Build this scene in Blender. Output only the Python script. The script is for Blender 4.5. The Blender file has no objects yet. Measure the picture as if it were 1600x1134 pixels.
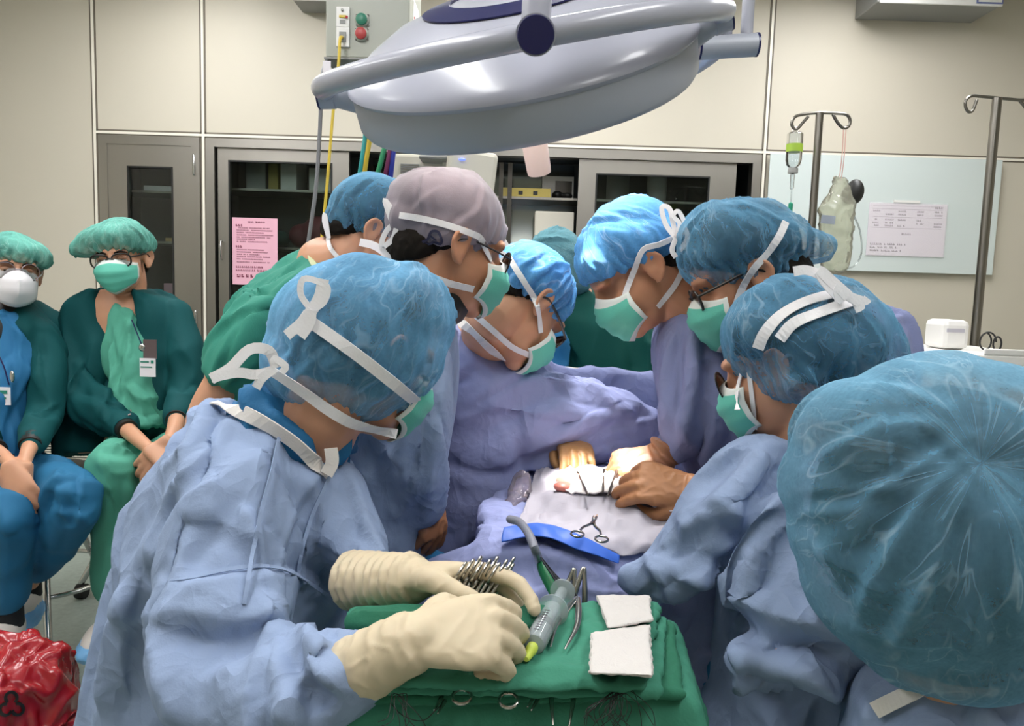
import bpy, math, random
import numpy as np
from mathutils import Vector, Matrix
from mathutils.bvhtree import BVHTree

S = bpy.context.scene
COL = S.collection
# ---------------------------------------------------------------- camera
FPX, CX, CY = 1200.0, 800.0, 567.0          # focal length in pixels of a 1600 px wide frame
CAMZ, PITCH, ROLL = 1.25, math.radians(5.84), math.radians(1.75)
_f = np.array([0, math.cos(PITCH), -math.sin(PITCH)])
_u0 = np.array([0, math.sin(PITCH), math.cos(PITCH)])
_r0 = np.array([1.0, 0, 0])
CR = _r0 * math.cos(ROLL) + _u0 * math.sin(ROLL)
CU = _u0 * math.cos(ROLL) - _r0 * math.sin(ROLL)
CF = _f
CAM = np.array([0, 0, CAMZ])
cd = bpy.data.cameras.new('camera'); cam = bpy.data.objects.new('camera', cd); COL.objects.link(cam)
cd.sensor_width = 36; cd.lens = 36 * FPX / 1600; cd.clip_start = 0.05
M = Matrix.Identity(4)
for i in range(3):
    M[i][0], M[i][1], M[i][2], M[i][3] = CR[i], CU[i], -CF[i], CAM[i]
cam.matrix_world = M
S.camera = cam
# ---------------------------------------------------------------- world, view, lights
S.view_settings.view_transform = 'Standard'; S.view_settings.look = 'None'
S.view_settings.exposure = 0.0; S.view_settings.gamma = 1; S.view_settings.use_curve_mapping = False
W = bpy.data.worlds.new('world'); S.world = W; W.use_nodes = True
W.node_tree.nodes['Background'].inputs[0].default_value = (0.8, 0.85, 0.9, 1)
W.node_tree.nodes['Background'].inputs[1].default_value = 0.02
CEIL_Z = 2.75
CEIL_E = 19.5                                # strength of the ceiling panels
# ceiling panels (real lamps in the room): centre x, y, size x, y
PANELS = [(-1.5, 2.7, 0.3, 1.6), (0.1, 2.9, 0.3, 1.4), (1.5, 2.7, 0.3, 1.6), (-0.75, 0.7, 0.3, 1.6), (0.9, 0.1, 0.3, 1.6), (-2.3, 0.8, 0.3, 1.6)]

# ---------------------------------------------------------------- helpers
def nv(v):
    v = np.asarray(v, float); return v / (np.linalg.norm(v) + 1e-12)
def ray(px, py):
    return nv(CF * FPX + CR * (px - CX) - CU * (py - CY))
def P(px, py, Y):
    d = ray(px, py); return CAM + d * (Y / d[1])
def PZ(px, py, z):
    d = ray(px, py); return CAM + d * ((z - CAMZ) / d[2])
def lin(c):
    if isinstance(c, str):
        c = [int(c[i:i + 2], 16) / 255 for i in (0, 2, 4)]
    return tuple((x / 12.92 if x <= 0.04045 else ((x + 0.055) / 1.055) ** 2.4) for x in c) + (1.0,)

def mat(name, color, rough=0.6, metal=0.0, bump=0.0, bscale=200.0, var=0.0, vscale=6.0, sheen=0.0, spec=0.5, alpha=1.0, stretch=None, coat=0.0, emit=None, trans=0.0, sub=0.0):
    m = bpy.data.materials.new(name); m.use_nodes = True
    nt = m.node_tree; b = nt.nodes['Principled BSDF']; L = nt.links
    c = lin(color)
    b.inputs['Base Color'].default_value = c
    b.inputs['Roughness'].default_value = rough; b.inputs['Metallic'].default_value = metal
    b.inputs['Specular IOR Level'].default_value = spec
    b.inputs['Alpha'].default_value = alpha
    b.inputs['Coat Weight'].default_value = coat
    b.inputs['Transmission Weight'].default_value = trans
    if sub:
        b.inputs['Subsurface Weight'].default_value = sub; b.inputs['Subsurface Radius'].default_value = (0.012, 0.005, 0.003)
        b.inputs['Subsurface Scale'].default_value = 0.6
    if sheen:
        b.inputs['Sheen Weight'].default_value = sheen
    if emit:
        b.inputs['Emission Color'].default_value = c; b.inputs['Emission Strength'].default_value = emit
    tc = nt.nodes.new('ShaderNodeTexCoord'); mp = nt.nodes.new('ShaderNodeMapping')
    L.new(tc.outputs['Object'], mp.inputs['Vector'])
    if stretch: mp.inputs['Scale'].default_value = stretch
    if var:
        n = nt.nodes.new('ShaderNodeTexNoise'); n.inputs['Scale'].default_value = vscale; n.inputs['Detail'].default_value = 5
        L.new(mp.outputs[0], n.inputs['Vector'])
        mx = nt.nodes.new('ShaderNodeMix'); mx.data_type = 'RGBA'
        mx.inputs[6].default_value = tuple(x * (1 - var) for x in c[:3]) + (1,)
        mx.inputs[7].default_value = tuple(min(1, x * (1 + var)) for x in c[:3]) + (1,)
        L.new(n.outputs['Fac'], mx.inputs[0]); L.new(mx.outputs[2], b.inputs['Base Color'])
    if bump:
        n2 = nt.nodes.new('ShaderNodeTexNoise'); n2.inputs['Scale'].default_value = bscale; n2.inputs['Detail'].default_value = 4
        L.new(mp.outputs[0], n2.inputs['Vector'])
        bp = nt.nodes.new('ShaderNodeBump'); bp.inputs['Strength'].default_value = bump; bp.inputs['Distance'].default_value = 0.002
        L.new(n2.outputs['Fac'], bp.inputs['Height']); L.new(bp.outputs[0], b.inputs['Normal'])
    return m

def cap_mat(name, color, op=0.6, k=3.2, seed=0.0):
    """thin non-woven fabric: partly see-through, more opaque along its gathered creases"""
    m = bpy.data.materials.new(name); m.use_nodes = True
    nt = m.node_tree; b = nt.nodes['Principled BSDF']; L = nt.links; N = nt.nodes.new
    c = lin(color)
    b.inputs['Roughness'].default_value = 0.8; b.inputs['Specular IOR Level'].default_value = 0.2
    at = N('ShaderNodeAttribute'); at.attribute_name = 'gather'
    mp = N('ShaderNodeMapping'); mp.inputs['Location'].default_value = (seed, seed * 2, seed * 3); L.new(at.outputs['Vector'], mp.inputs['Vector'])
    tc = N('ShaderNodeTexCoord'); mo = N('ShaderNodeMapping'); mo.inputs['Location'].default_value = (seed, seed, seed); L.new(tc.outputs['Object'], mo.inputs['Vector'])
    def math_(op_, x, y, z=None, clamp=False):
        q = N('ShaderNodeMath'); q.operation = op_; q.use_clamp = clamp
        for i_, v_ in enumerate((x, y, z)):
            if v_ is None: continue
            if isinstance(v_, (int, float)): q.inputs[i_].default_value = v_
            else: L.new(v_, q.inputs[i_])
        return q.outputs[0]
    def lines(src, sc, wd, dist, det=2):
        n = N('ShaderNodeTexNoise'); n.inputs['Scale'].default_value = sc; n.inputs['Detail'].default_value = det; n.inputs['Distortion'].default_value = dist
        L.new(src, n.inputs['Vector'])
        ab = math_('ABSOLUTE', math_('SUBTRACT', n.outputs['Fac'], 0.5), 0)
        r = N('ShaderNodeMapRange'); r.inputs['From Max'].default_value = wd; r.inputs['To Min'].default_value = 1; r.inputs['To Max'].default_value = 0
        L.new(ab, r.inputs['Value']); return r.outputs[0]
    def patch_(sc, lo, hi, src=None):
        n = N('ShaderNodeTexNoise'); n.inputs['Scale'].default_value = sc; n.inputs['Detail'].default_value = 4; L.new(src or mo.outputs[0], n.inputs['Vector'])
        r = N('ShaderNodeMapRange'); r.inputs['From Min'].default_value = lo; r.inputs['From Max'].default_value = hi; L.new(n.outputs['Fac'], r.inputs['Value']); return r.outputs[0]
    g1 = math_('MULTIPLY', lines(mp.outputs[0], k, .022, .4), patch_(9, .4, .6))
    g2 = math_('MULTIPLY', lines(mp.outputs[0], k * 2.4, .03, .6), patch_(16, .45, .62))
    g3 = math_('MULTIPLY', lines(mo.outputs[0], 13, .012, 1.2, 1), patch_(12, .5, .66))
    cr = math_('MAXIMUM', g1, math_('MAXIMUM', math_('MULTIPLY', g2, .7), math_('MULTIPLY', g3, .4)))
    soft = patch_(k * .8, .3, .7, mp.outputs[0])
    al = math_('ADD', math_('MULTIPLY_ADD', cr, .2, op - .12), math_('MULTIPLY', soft, .24))
    lw = N('ShaderNodeLayerWeight'); lw.inputs['Blend'].default_value = 0.4
    al = math_('MULTIPLY_ADD', lw.outputs['Facing'], .5, al, clamp=True)
    L.new(al, b.inputs['Alpha'])
    fn = N('ShaderNodeTexNoise'); fn.inputs['Scale'].default_value = 220; fn.inputs['Detail'].default_value = 3; L.new(mo.outputs[0], fn.inputs['Vector'])
    cm = N('ShaderNodeMix'); cm.data_type = 'RGBA'
    cm.inputs[6].default_value = tuple(x * 0.72 for x in c[:3]) + (1,); cm.inputs[7].default_value = tuple(min(1, x * 1.25) for x in c[:3]) + (1,)
    L.new(fn.outputs['Fac'], cm.inputs[0])
    c2 = N('ShaderNodeMix'); c2.data_type = 'RGBA'; L.new(cm.outputs[2], c2.inputs[6]); c2.inputs[7].default_value = tuple(min(1, x * .6 + .36) for x in c[:3]) + (1,)
    L.new(math_('MULTIPLY', cr, .45), c2.inputs[0]); L.new(c2.outputs[2], b.inputs['Base Color'])
    bp = N('ShaderNodeBump'); bp.inputs['Strength'].default_value = 0.25; bp.inputs['Distance'].default_value = 0.003
    L.new(math_('ADD', cr, math_('MULTIPLY', soft, 1.5)), bp.inputs['Height']); L.new(bp.outputs[0], b.inputs['Normal'])
    return m
def glass_mat(name, tint='ffffff', body=0.0, bodycol='ffffff', rough=.03, ior=1.45):
    """clear sheet or shell: see-through with mirror-like edges and a little body colour"""
    m = bpy.data.materials.new(name); m.use_nodes = True
    nt = m.node_tree; L = nt.links; N = nt.nodes.new; out = nt.nodes['Material Output']; nt.nodes.remove(nt.nodes['Principled BSDF'])
    tr = N('ShaderNodeBsdfTransparent'); tr.inputs[0].default_value = lin(tint); gl = N('ShaderNodeBsdfGlossy'); gl.inputs['Roughness'].default_value = rough
    df = N('ShaderNodeBsdfDiffuse'); df.inputs[0].default_value = lin(bodycol)
    m1 = N('ShaderNodeMixShader'); m1.inputs[0].default_value = body; L.new(tr.outputs[0], m1.inputs[1]); L.new(df.outputs[0], m1.inputs[2])
    fr = N('ShaderNodeFresnel'); fr.inputs['IOR'].default_value = ior
    m2 = N('ShaderNodeMixShader'); L.new(fr.outputs[0], m2.inputs[0]); L.new(m1.outputs[0], m2.inputs[1]); L.new(gl.outputs[0], m2.inputs[2]); L.new(m2.outputs[0], out.inputs[0])
    return m
def gown_mat(name, color, var=.05):
    """non-woven gown cloth: fine grain plus small sharp creases in the relief"""
    m = mat(name, color, .85, bump=.0, var=var, vscale=9, spec=.2)
    nt = m.node_tree; L = nt.links; N = nt.nodes.new; b = nt.nodes['Principled BSDF']; tc = N('ShaderNodeTexCoord')
    h = None
    for sc, dist, amp, st in ((5.5, 1.0, 1.0, (1.4, 1.4, .6)), (13, .8, .45, (1, 1, .8)), (30, .5, .16, (1, 1, 1))):
        mp = N('ShaderNodeMapping'); mp.inputs['Scale'].default_value = st; L.new(tc.outputs['Object'], mp.inputs['Vector'])
        n = N('ShaderNodeTexNoise'); n.inputs['Scale'].default_value = sc; n.inputs['Detail'].default_value = 1.5; n.inputs['Distortion'].default_value = dist; L.new(mp.outputs[0], n.inputs['Vector'])
        s = N('ShaderNodeMath'); s.operation = 'SUBTRACT'; s.inputs[1].default_value = .5; L.new(n.outputs['Fac'], s.inputs[0])
        q = N('ShaderNodeMath'); q.operation = 'ABSOLUTE'; L.new(s.outputs[0], q.inputs[0])
        k = N('ShaderNodeMath'); k.operation = 'MULTIPLY'; k.inputs[1].default_value = -amp; L.new(q.outputs[0], k.inputs[0])
        if h is None: h = k.outputs[0]
        else:
            ad = N('ShaderNodeMath'); ad.operation = 'ADD'; L.new(h, ad.inputs[0]); L.new(k.outputs[0], ad.inputs[1]); h = ad.outputs[0]
    bp = N('ShaderNodeBump'); bp.inputs['Strength'].default_value = .6; bp.inputs['Distance'].default_value = .04; L.new(h, bp.inputs['Height'])
    n = N('ShaderNodeTexNoise'); n.inputs['Scale'].default_value = 420; L.new(tc.outputs['Object'], n.inputs['Vector'])
    b2 = N('ShaderNodeBump'); b2.inputs['Strength'].default_value = .15; b2.inputs['Distance'].default_value = .002; L.new(n.outputs['Fac'], b2.inputs['Height']); L.new(bp.outputs[0], b2.inputs['Normal'])
    L.new(b2.outputs[0], b.inputs['Normal']); return m

# ---- shells: (V, F) with V an (n,3) array, F a list of index tuples
def loft(rings, caps=True):
    n = len(rings[0]); V = np.vstack(rings); F = []
    for i in range(len(rings) - 1):
        for j in range(n):
            k = (j + 1) % n
            F.append((i * n + j, i * n + k, (i + 1) * n + k, (i + 1) * n + j))
    if caps:
        c0 = len(V); V = np.vstack([V, rings[0].mean(0), rings[-1].mean(0)])
        b = (len(rings) - 1) * n
        for j in range(n):
            k = (j + 1) % n
            F.append((k, j, c0)); F.append((b + j, b + k, c0 + 1))
    return V, F
def catmull(A, sub):
    A = np.asarray(A, float)
    if sub <= 1 or len(A) < 2: return A
    Q = np.vstack([2 * A[0] - A[1], A, 2 * A[-1] - A[-2]]); out = []
    for i in range(1, len(Q) - 2):
        p0, p1, p2, p3 = Q[i - 1], Q[i], Q[i + 1], Q[i + 2]
        for t in np.arange(sub) / sub:
            out.append(0.5 * (2 * p1 + (p2 - p0) * t + (2 * p0 - 5 * p1 + 4 * p2 - p3) * t * t + (3 * p1 - p0 - 3 * p2 + p3) * t ** 3))
    out.append(A[-1]); return np.array(out)
def ring(c, a, b, n=24, e=2.0):
    th = np.linspace(0, 2 * np.pi, n, endpoint=False)
    cs, sn = np.cos(th), np.sin(th)
    x = np.sign(cs) * np.abs(cs) ** (2 / e); y = np.sign(sn) * np.abs(sn) ** (2 / e)
    return c + np.outer(x, a) + np.outer(y, b)
def outl(rows, sub=4, n=32, e=2.3):
    """loft through cross-sections given by their left and right edge, distance and half depth"""
    C, A, B = [], [], []
    for r in rows:
        Y = r[4]; YL, YR = Y if isinstance(Y, tuple) else (Y, Y)
        l, q = P(r[0], r[1], YL), P(r[2], r[3], YR)
        C.append((l + q) / 2); A.append((q - l) / 2); B.append([r[5]])
    D = catmull(np.hstack([C, A, B]), sub)
    T = np.gradient(D[:, :3], axis=0); rings = []
    for d, t in zip(D, T):
        bv = np.cross(d[3:6], t); bv = nv(bv)
        if bv[1] < 0: bv = -bv
        rings.append(ring(d[:3], d[3:6], bv * max(d[6], .005), n, e))
    return loft(rings)
def tube3(pts, radii, sub=4, n=16, k=1.0, up=None, rounded=True):
    D = np.hstack([np.asarray(pts, float), np.asarray(radii, float).reshape(-1, 1)])
    D = catmull(D, sub); D[:, 3] = np.maximum(D[:, 3], 1e-4)
    T = np.gradient(D[:, :3], axis=0); T = np.array([nv(t) for t in T])
    a = np.cross(T[0], up if up is not None else ([0, 0, 1] if abs(T[0][2]) < .9 else [1, 0, 0])); a = nv(a); rings = []
    for i, (d, t) in enumerate(zip(D, T)):
        a = nv(a - t * np.dot(a, t)); b = np.cross(t, a)
        rings.append(ring(d[:3], a * d[3], b * d[3] * k, n))
        if rounded and i == 0:
            pre = [ring(d[:3] - t * d[3] * s, a * d[3] * q, b * d[3] * k * q, n) for s, q in ((.97, .25), (.8, .6), (.45, .89))]
            rings = pre + rings
    if rounded:
        d = D[-1]
        rings += [ring(d[:3] + t * d[3] * s, a * d[3] * q, b * d[3] * k * q, n) for s, q in ((.45, .89), (.8, .6), (.97, .25))]
    return loft(rings)
def tube(pts, sub=4, n=24, k=1.0, rounded=True):
    """limb given by centre, distance and half width"""
    p3 = [P(p[0], p[1], p[2]) for p in pts]; r = [p[3] * p[2] / FPX for p in pts]
    D = catmull(np.hstack([p3, np.array(r).reshape(-1, 1)]), sub)
    return tube3(D[:, :3], D[:, 3], 1, n, k, up=CF, rounded=rounded)
def ellip(c, ax, ay, az, nu=20, nw=14):
    V = []; F = []
    c, ax, ay, az = map(np.asarray, (c, ax, ay, az))
    for i in range(nw + 1):
        ph = np.pi * i / nw
        rr = np.sin(ph) if 0 < i < nw else 1e-3
        th = np.linspace(0, 2 * np.pi, nu, endpoint=False)
        V.append(c + np.outer(np.cos(th) * rr, ax) + np.outer(np.sin(th) * rr, ay) + az * np.cos(ph))
    return loft(V)
def ellpx(cx, cy, Y, rx, ry, rot=0, rz=0.1):
    k = Y / FPX; t = math.radians(rot)
    a = (CR * math.cos(t) - CU * math.sin(t)) * rx * k; b = (CR * math.sin(t) + CU * math.cos(t)) * ry * k
    return ellip(P(cx, cy, Y), a, b, CF * rz)
def box(c, sx, sy, sz, R=None):
    v = np.array([(x, y, z) for x in (-.5, .5) for y in (-.5, .5) for z in (-.5, .5)]) * (sx, sy, sz)
    if R is not None: v = v @ np.asarray(R).T
    return v + np.asarray(c), [(0, 1, 3, 2), (4, 6, 7, 5), (0, 4, 5, 1), (2, 3, 7, 6), (0, 2, 6, 4), (1, 5, 7, 3)]
def boxm(x0, x1, y0, y1, z0, z1):
    return box(((x0 + x1) / 2, (y0 + y1) / 2, (z0 + z1) / 2), abs(x1 - x0), abs(y1 - y0), abs(z1 - z0))
def lathe(prof, c=(0, 0, 0), R=None, n=48, caps=True):
    """prof: list of (radius, z)"""
    rings = []
    th = np.linspace(0, 2 * np.pi, n, endpoint=False)
    for r, z in prof:
        rings.append(np.stack([np.cos(th) * r, np.sin(th) * r, np.full(n, z)], 1))
    V, F = loft(rings, caps)
    if R is not None: V = V @ np.asarray(R).T
    return V + np.asarray(c), F
def join(shells):
    V = []; F = []; o = 0
    for v, f in shells:
        V.append(np.asarray(v)); F += [tuple(int(i) + o for i in q) for q in f]; o += len(v)
    return np.vstack(V), F
def xf(shell, R, c):
    return np.asarray(shell[0]) @ np.asarray(R).T + np.asarray(c), shell[1]

def mkmesh(name, V, F):
    me = bpy.data.meshes.new(name)
    me.from_pydata(np.asarray(V).tolist(), [], [tuple(map(int, f)) for f in F]); me.update()
    return me
def link(o, parent=None):
    COL.objects.link(o)
    if parent is not None:
        o.parent = parent; o.matrix_parent_inverse = Matrix.Translation(-WPOS[parent.name])
    return o
WPOS = {}
class Cust: pass
def put(name, shell, m, parent=None, smooth=True, bevel=0, solid=0, label=None, ang=None):
    me = mkmesh(name, *shell)
    for q in (m if isinstance(m, (list, tuple)) else [m]): me.materials.append(q)
    if smooth: me.polygons.foreach_set('use_smooth', np.ones(len(me.polygons), bool))
    if smooth and len(me.polygons) < 6000: me.set_sharp_from_angle(angle=0.75)
    o = bpy.data.objects.new(name, me)
    if bevel:
        b = o.modifiers.new('bevel', 'BEVEL'); b.width = bevel; b.segments = 2; b.limit_method = 'ANGLE'; b.angle_limit = 0.6
        b.harden_normals = False
        if ang is None: me.polygons.foreach_set('use_smooth', np.zeros(len(me.polygons), bool))
    if solid:
        s = o.modifiers.new('solid', 'SOLIDIFY'); s.thickness = solid; s.offset = 0
    if label: o['label'] = label
    WPOS[o.name] = Vector((0, 0, 0))
    return link(o, parent)
def thing(name, label, cat, loc, group=None):
    o = bpy.data.objects.new(name, None); o.location = Vector([float(x) for x in loc]); o.empty_display_size = 0.05
    o['label'] = label; o['category'] = cat
    if group: o['group'] = group
    COL.objects.link(o); WPOS[o.name] = o.location.copy(); return o
def tag(o, label, cat, group=None):
    o['label'] = label; o['category'] = cat
    if group: o['group'] = group
    return o
def struct(name, shell, m, **k):
    o = put(name, shell, m, smooth=False, **k); o['kind'] = 'structure'; return o
def copy_tree(o, loc, rot=None, label=None):
    r = o.copy(); COL.objects.link(r); r.location = Vector([float(x) for x in loc])
    if rot is not None: r.rotation_euler = rot
    if label: r['label'] = label
    WPOS[r.name] = r.location.copy()
    for ch in list(o.children):
        c = ch.copy(); COL.objects.link(c); c.parent = r
        for g in ch.children:
            d = g.copy(); COL.objects.link(d); d.parent = c
    return r

# ---- remeshed union and cloth relief
def union(shells, voxel=0.006, smooth=3):
    V, F = join(shells)
    me = mkmesh('tmp', V, F); o = bpy.data.objects.new('tmp', me); COL.objects.link(o)
    md = o.modifiers.new('r', 'REMESH'); md.mode = 'VOXEL'; md.voxel_size = voxel
    dg = bpy.context.evaluated_depsgraph_get(); ev = o.evaluated_get(dg); m2 = ev.to_mesh()
    n = len(m2.vertices); v = np.empty(n * 3); m2.vertices.foreach_get('co', v); v = v.reshape(-1, 3)
    f = np.empty(len(m2.loops), np.int32); m2.loops.foreach_get('vertex_index', f); f = f.reshape(-1, 4)
    ev.to_mesh_clear(); bpy.data.objects.remove(o); bpy.data.meshes.remove(me)
    return lap(v, f, smooth), f
def lap(V, F, it, lam=0.6):
    if it == 0: return V
    F = np.asarray(F); n = len(V)
    a = F.reshape(-1); b = np.roll(F, -1, 1).reshape(-1)
    i = np.concatenate([a, b]); j = np.concatenate([b, a])
    cnt = np.bincount(i, minlength=n).astype(float)
    for _ in range(it):
        av = np.stack([np.bincount(i, V[j, k], n) for k in range(3)], 1) / cnt[:, None]
        V = V + lam * (av - V)
    return V
def norms(V, F):
    F = np.asarray(F); n = np.cross(V[F[:, 2]] - V[F[:, 0]], V[F[:, 3]] - V[F[:, 1]])
    N = np.zeros_like(V)
    for k in range(4):
        for c in range(3): N[:, c] += np.bincount(F[:, k], n[:, c], len(V))
    return N / (np.linalg.norm(N, axis=1, keepdims=True) + 1e-12)
_rng = np.random.RandomState(7)
_perm = np.tile(_rng.permutation(256), 3); _g = _rng.normal(size=(256, 3)); _g /= np.linalg.norm(_g, axis=1, keepdims=True)
def noise(p):
    i = np.floor(p).astype(int); f = p - i; u = f * f * f * (f * (f * 6 - 15) + 10); i &= 255; r = 0
    for dx in (0, 1):
        for dy in (0, 1):
            for dz in (0, 1):
                h = _perm[_perm[_perm[(i[:, 0] + dx) & 255] + ((i[:, 1] + dy) & 255)] + ((i[:, 2] + dz) & 255)]
                w = (u[:, 0] if dx else 1 - u[:, 0]) * (u[:, 1] if dy else 1 - u[:, 1]) * (u[:, 2] if dz else 1 - u[:, 2])
                r = r + w * np.einsum('ij,ij->i', _g[h], f - (dx, dy, dz))
    return r * 1.5
def crumple(V, F, amp, scale, seed=0, axis=None, stretch=3.0, sharp=True, w=None):
    """creased cloth: sharp ridges, soft valleys, drawn out along an axis"""
    N = norms(V, F); q = V / scale
    if axis is not None:
        ax = nv(axis); q = q - np.outer(q @ ax, ax) * (1 - 1 / stretch)
    q = q + seed * 17.3
    wv = np.stack([noise(q * .8 + 31), noise(q * .8 + 57), noise(q * .8 + 93)], 1); q = q + .7 * wv
    n = noise(q)
    d = (np.clip(1 - 2.0 * np.abs(n), 0, 1) ** 1.5 - .35 + .35 * noise(q * .6 + 11)) if sharp else n
    if w is not None: d = d * w
    return V + N * (amp * d)[:, None]
def segdist(V, pts, nrm=None):
    best = np.full(len(V), 1e9); tt = np.zeros(len(V)); sd = np.zeros(len(V)); m = len(pts) - 1
    for i in range(m):
        a, b = pts[i], pts[i + 1]; ab = b - a; r = V - a; t = np.clip((r @ ab) / (ab @ ab + 1e-12), 0, 1)
        r = r - np.outer(t, ab); d = np.linalg.norm(r, axis=1); s = d < best
        best[s] = d[s]; tt[s] = (i + t[s]) / m
        if nrm is not None: sd[s] = (r @ nv(np.cross(ab, nrm)))[s]
    return best, tt, sd
def fold_profile(d, s, h, w):
    """a crease: steep on one side, running out softly on the other, with a shallow trough along the steep side"""
    ww = np.where(s > 0, w * .75, w * 2.6)
    return h * (np.exp(-(d / ww) ** 1.25) - .35 * (s > 0) * np.exp(-((d - 2.0 * w) / (1.2 * w)) ** 2))
def autofold(V, F, n, axis, seed=0, h=(.004, .011), w=(.008, .016), ln=(.1, .3), ang=28, zmin=.55):
    """n long creases running roughly along an axis, at random places on the cloth"""
    rg = np.random.RandomState(seed); N = norms(V, F); ax = nv(axis); D = np.zeros(len(V)); cand = np.where(V[:, 2] > zmin)[0]
    kd = V[cand]
    for k in range(n):
        i = cand[rg.randint(len(cand))]; p, nn = V[i], N[i]; t = ax - nn * (ax @ nn)
        if np.linalg.norm(t) < .35: t = np.cross(nn, rg.normal(size=3))
        t = nv(t); b = np.cross(nn, t); al = math.radians(rg.uniform(-ang, ang)); d = t * math.cos(al) + b * math.sin(al); L = rg.uniform(*ln); pts = [p]
        for sgn in (1, -1):
            q = p.copy(); m = nn; dd = d * sgn; cv = rg.uniform(-.25, .25)
            for st in range(4):
                q = q + dd * L / 8; j = cand[np.argmin(((kd - q) ** 2).sum(1))]; q = V[j]; m = N[j]; dd = nv(dd - m * (dd @ m) + np.cross(m, dd) * cv * .3)
                pts = pts + [q] if sgn > 0 else [q] + pts
        pts = np.array(pts); hh, w_ = rg.uniform(*h), rg.uniform(*w); c = pts.mean(0); near = np.where(((V - c) ** 2).sum(1) < (L * .6 + .08) ** 2)[0]
        dist, t_, s_ = segdist(V[near], pts, nn)
        tp = np.clip(np.minimum(t_, 1 - t_) * 3.2, 0, 1) ** 1.2
        D[near] += ((N[near] @ nn) > .2) * tp * fold_profile(dist, s_ * (1 if rg.rand() < .5 else -1), hh * (1 if rg.rand() < .75 else -.8), w_)
    return V + N * D[:, None]
class Surf:
    """a closed surface one can lay folds, seams and straps on"""
    def __init__(s, V, F): s.V, s.F = V, np.asarray(F) if not isinstance(F, list) else F; s.b = None
    def bvh(s):
        if s.b is None: s.b = BVHTree.FromPolygons(s.V.tolist(), [tuple(map(int, f)) for f in s.F])
        return s.b
    def hit(s, px, py):
        h = s.bvh().ray_cast(Vector(CAM), Vector(ray(px, py)))
        return (np.array(h[0]), np.array(h[1])) if h[0] is not None else (None, None)
def folds(V, F, lst, sm=0):
    """lst: (pixel polyline, height m, width m); each becomes a ridge (or a furrow when negative)"""
    sf = Surf(V, F); N = norms(V, F); D = np.zeros(len(V))
    for pl, h, w in lst:
        pp = catmull(np.array(pl, float), 4); pts = []; nn = []
        for a in pp:
            q, n = sf.hit(*a)
            if q is not None: pts.append(q); nn.append(n)
        if len(pts) < 2: continue
        m = nv(np.mean(nn, 0)); d, t, sd = segdist(V, pts, m)
        tp = np.minimum(1, 5 * np.minimum(t + .05, 1.05 - t)); ok = (N @ m) > 0.1
        D += ok * tp * fold_profile(d, sd, h, w)
    V = V + N * D[:, None]
    return lap(V, F, sm)
def layline(surfs, pl, off=0.001, sub=4, dflt=None):
    """points and normals of a line laid over the nearest of the surfaces, bridging small hollows"""
    pp = catmull(np.array(pl, float), sub); D = []; nn = []; dirs = []
    for a in pp:
        best = None
        for s in surfs:
            q, n = s.hit(a[0], a[1])
            if q is not None and (best is None or np.dot(q - CAM, CF) < best[0]): best = (np.dot(q - CAM, CF), n)
        dirs.append(ray(a[0], a[1])); D.append(np.nan if best is None else best[0]); nn.append(-dirs[-1] if best is None else best[1])
    D = np.array(D); nn = np.array(nn); dirs = np.array(dirs); ok = ~np.isnan(D)
    if ok.sum() < 3: print('LAYLINE MISS', pl[0])
    if dflt is not None or not ok.any(): D[~ok] = dflt or 1.4
    D = np.interp(np.arange(len(D)), np.where(~np.isnan(D))[0], D[~np.isnan(D)])
    if len(D) > 4:
        E = np.pad(D, 2, mode='edge'); D = np.minimum(D, .5 * D + .5 * np.min([E[i:len(E) - 4 + i] for i in range(5)], 0))
        for _ in range(2): D[1:-1] = .5 * D[1:-1] + .25 * (D[:-2] + D[2:]); nn[1:-1] = .5 * nn[1:-1] + .25 * (nn[:-2] + nn[2:])
    pts = CAM + dirs * (D / (dirs @ CF))[:, None] - dirs * off
    return pts, np.array([nv(n) for n in nn])
def ribbon(pts, nn, w, th=0.0008):
    """flat band with thickness"""
    pts = np.asarray(pts); T = np.gradient(pts, axis=0); R = []
    for i, (p, t, n) in enumerate(zip(pts, T, nn)):
        s = nv(np.cross(t, n)); n2 = nv(np.cross(s, t)); ww = w[i] if hasattr(w, '__len__') else w
        R.append(np.array([p - s * ww / 2 - n2 * th, p + s * ww / 2 - n2 * th, p + s * ww / 2 + n2 * th, p - s * ww / 2 + n2 * th]))
    return loft(R)
def band(pl, Y, w, nrm=None, sub=4):
    """free ribbon through pixel points, Y a number or list; for bows and loose ends"""
    Ys = Y if hasattr(Y, '__len__') else [Y] * len(pl)
    D = catmull(np.array([P(a[0], a[1], y) for a, y in zip(pl, Ys)]), sub)
    return ribbon(D, [nrm if nrm is not None else -CF] * len(D), w)
def wire(pl, Y, r, sub=4, n=8):
    Ys = Y if hasattr(Y, '__len__') else [Y] * len(pl)
    return tube3([P(a[0], a[1], y) for a, y in zip(pl, Ys)], [r] * len(pl), sub, n)

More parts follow.
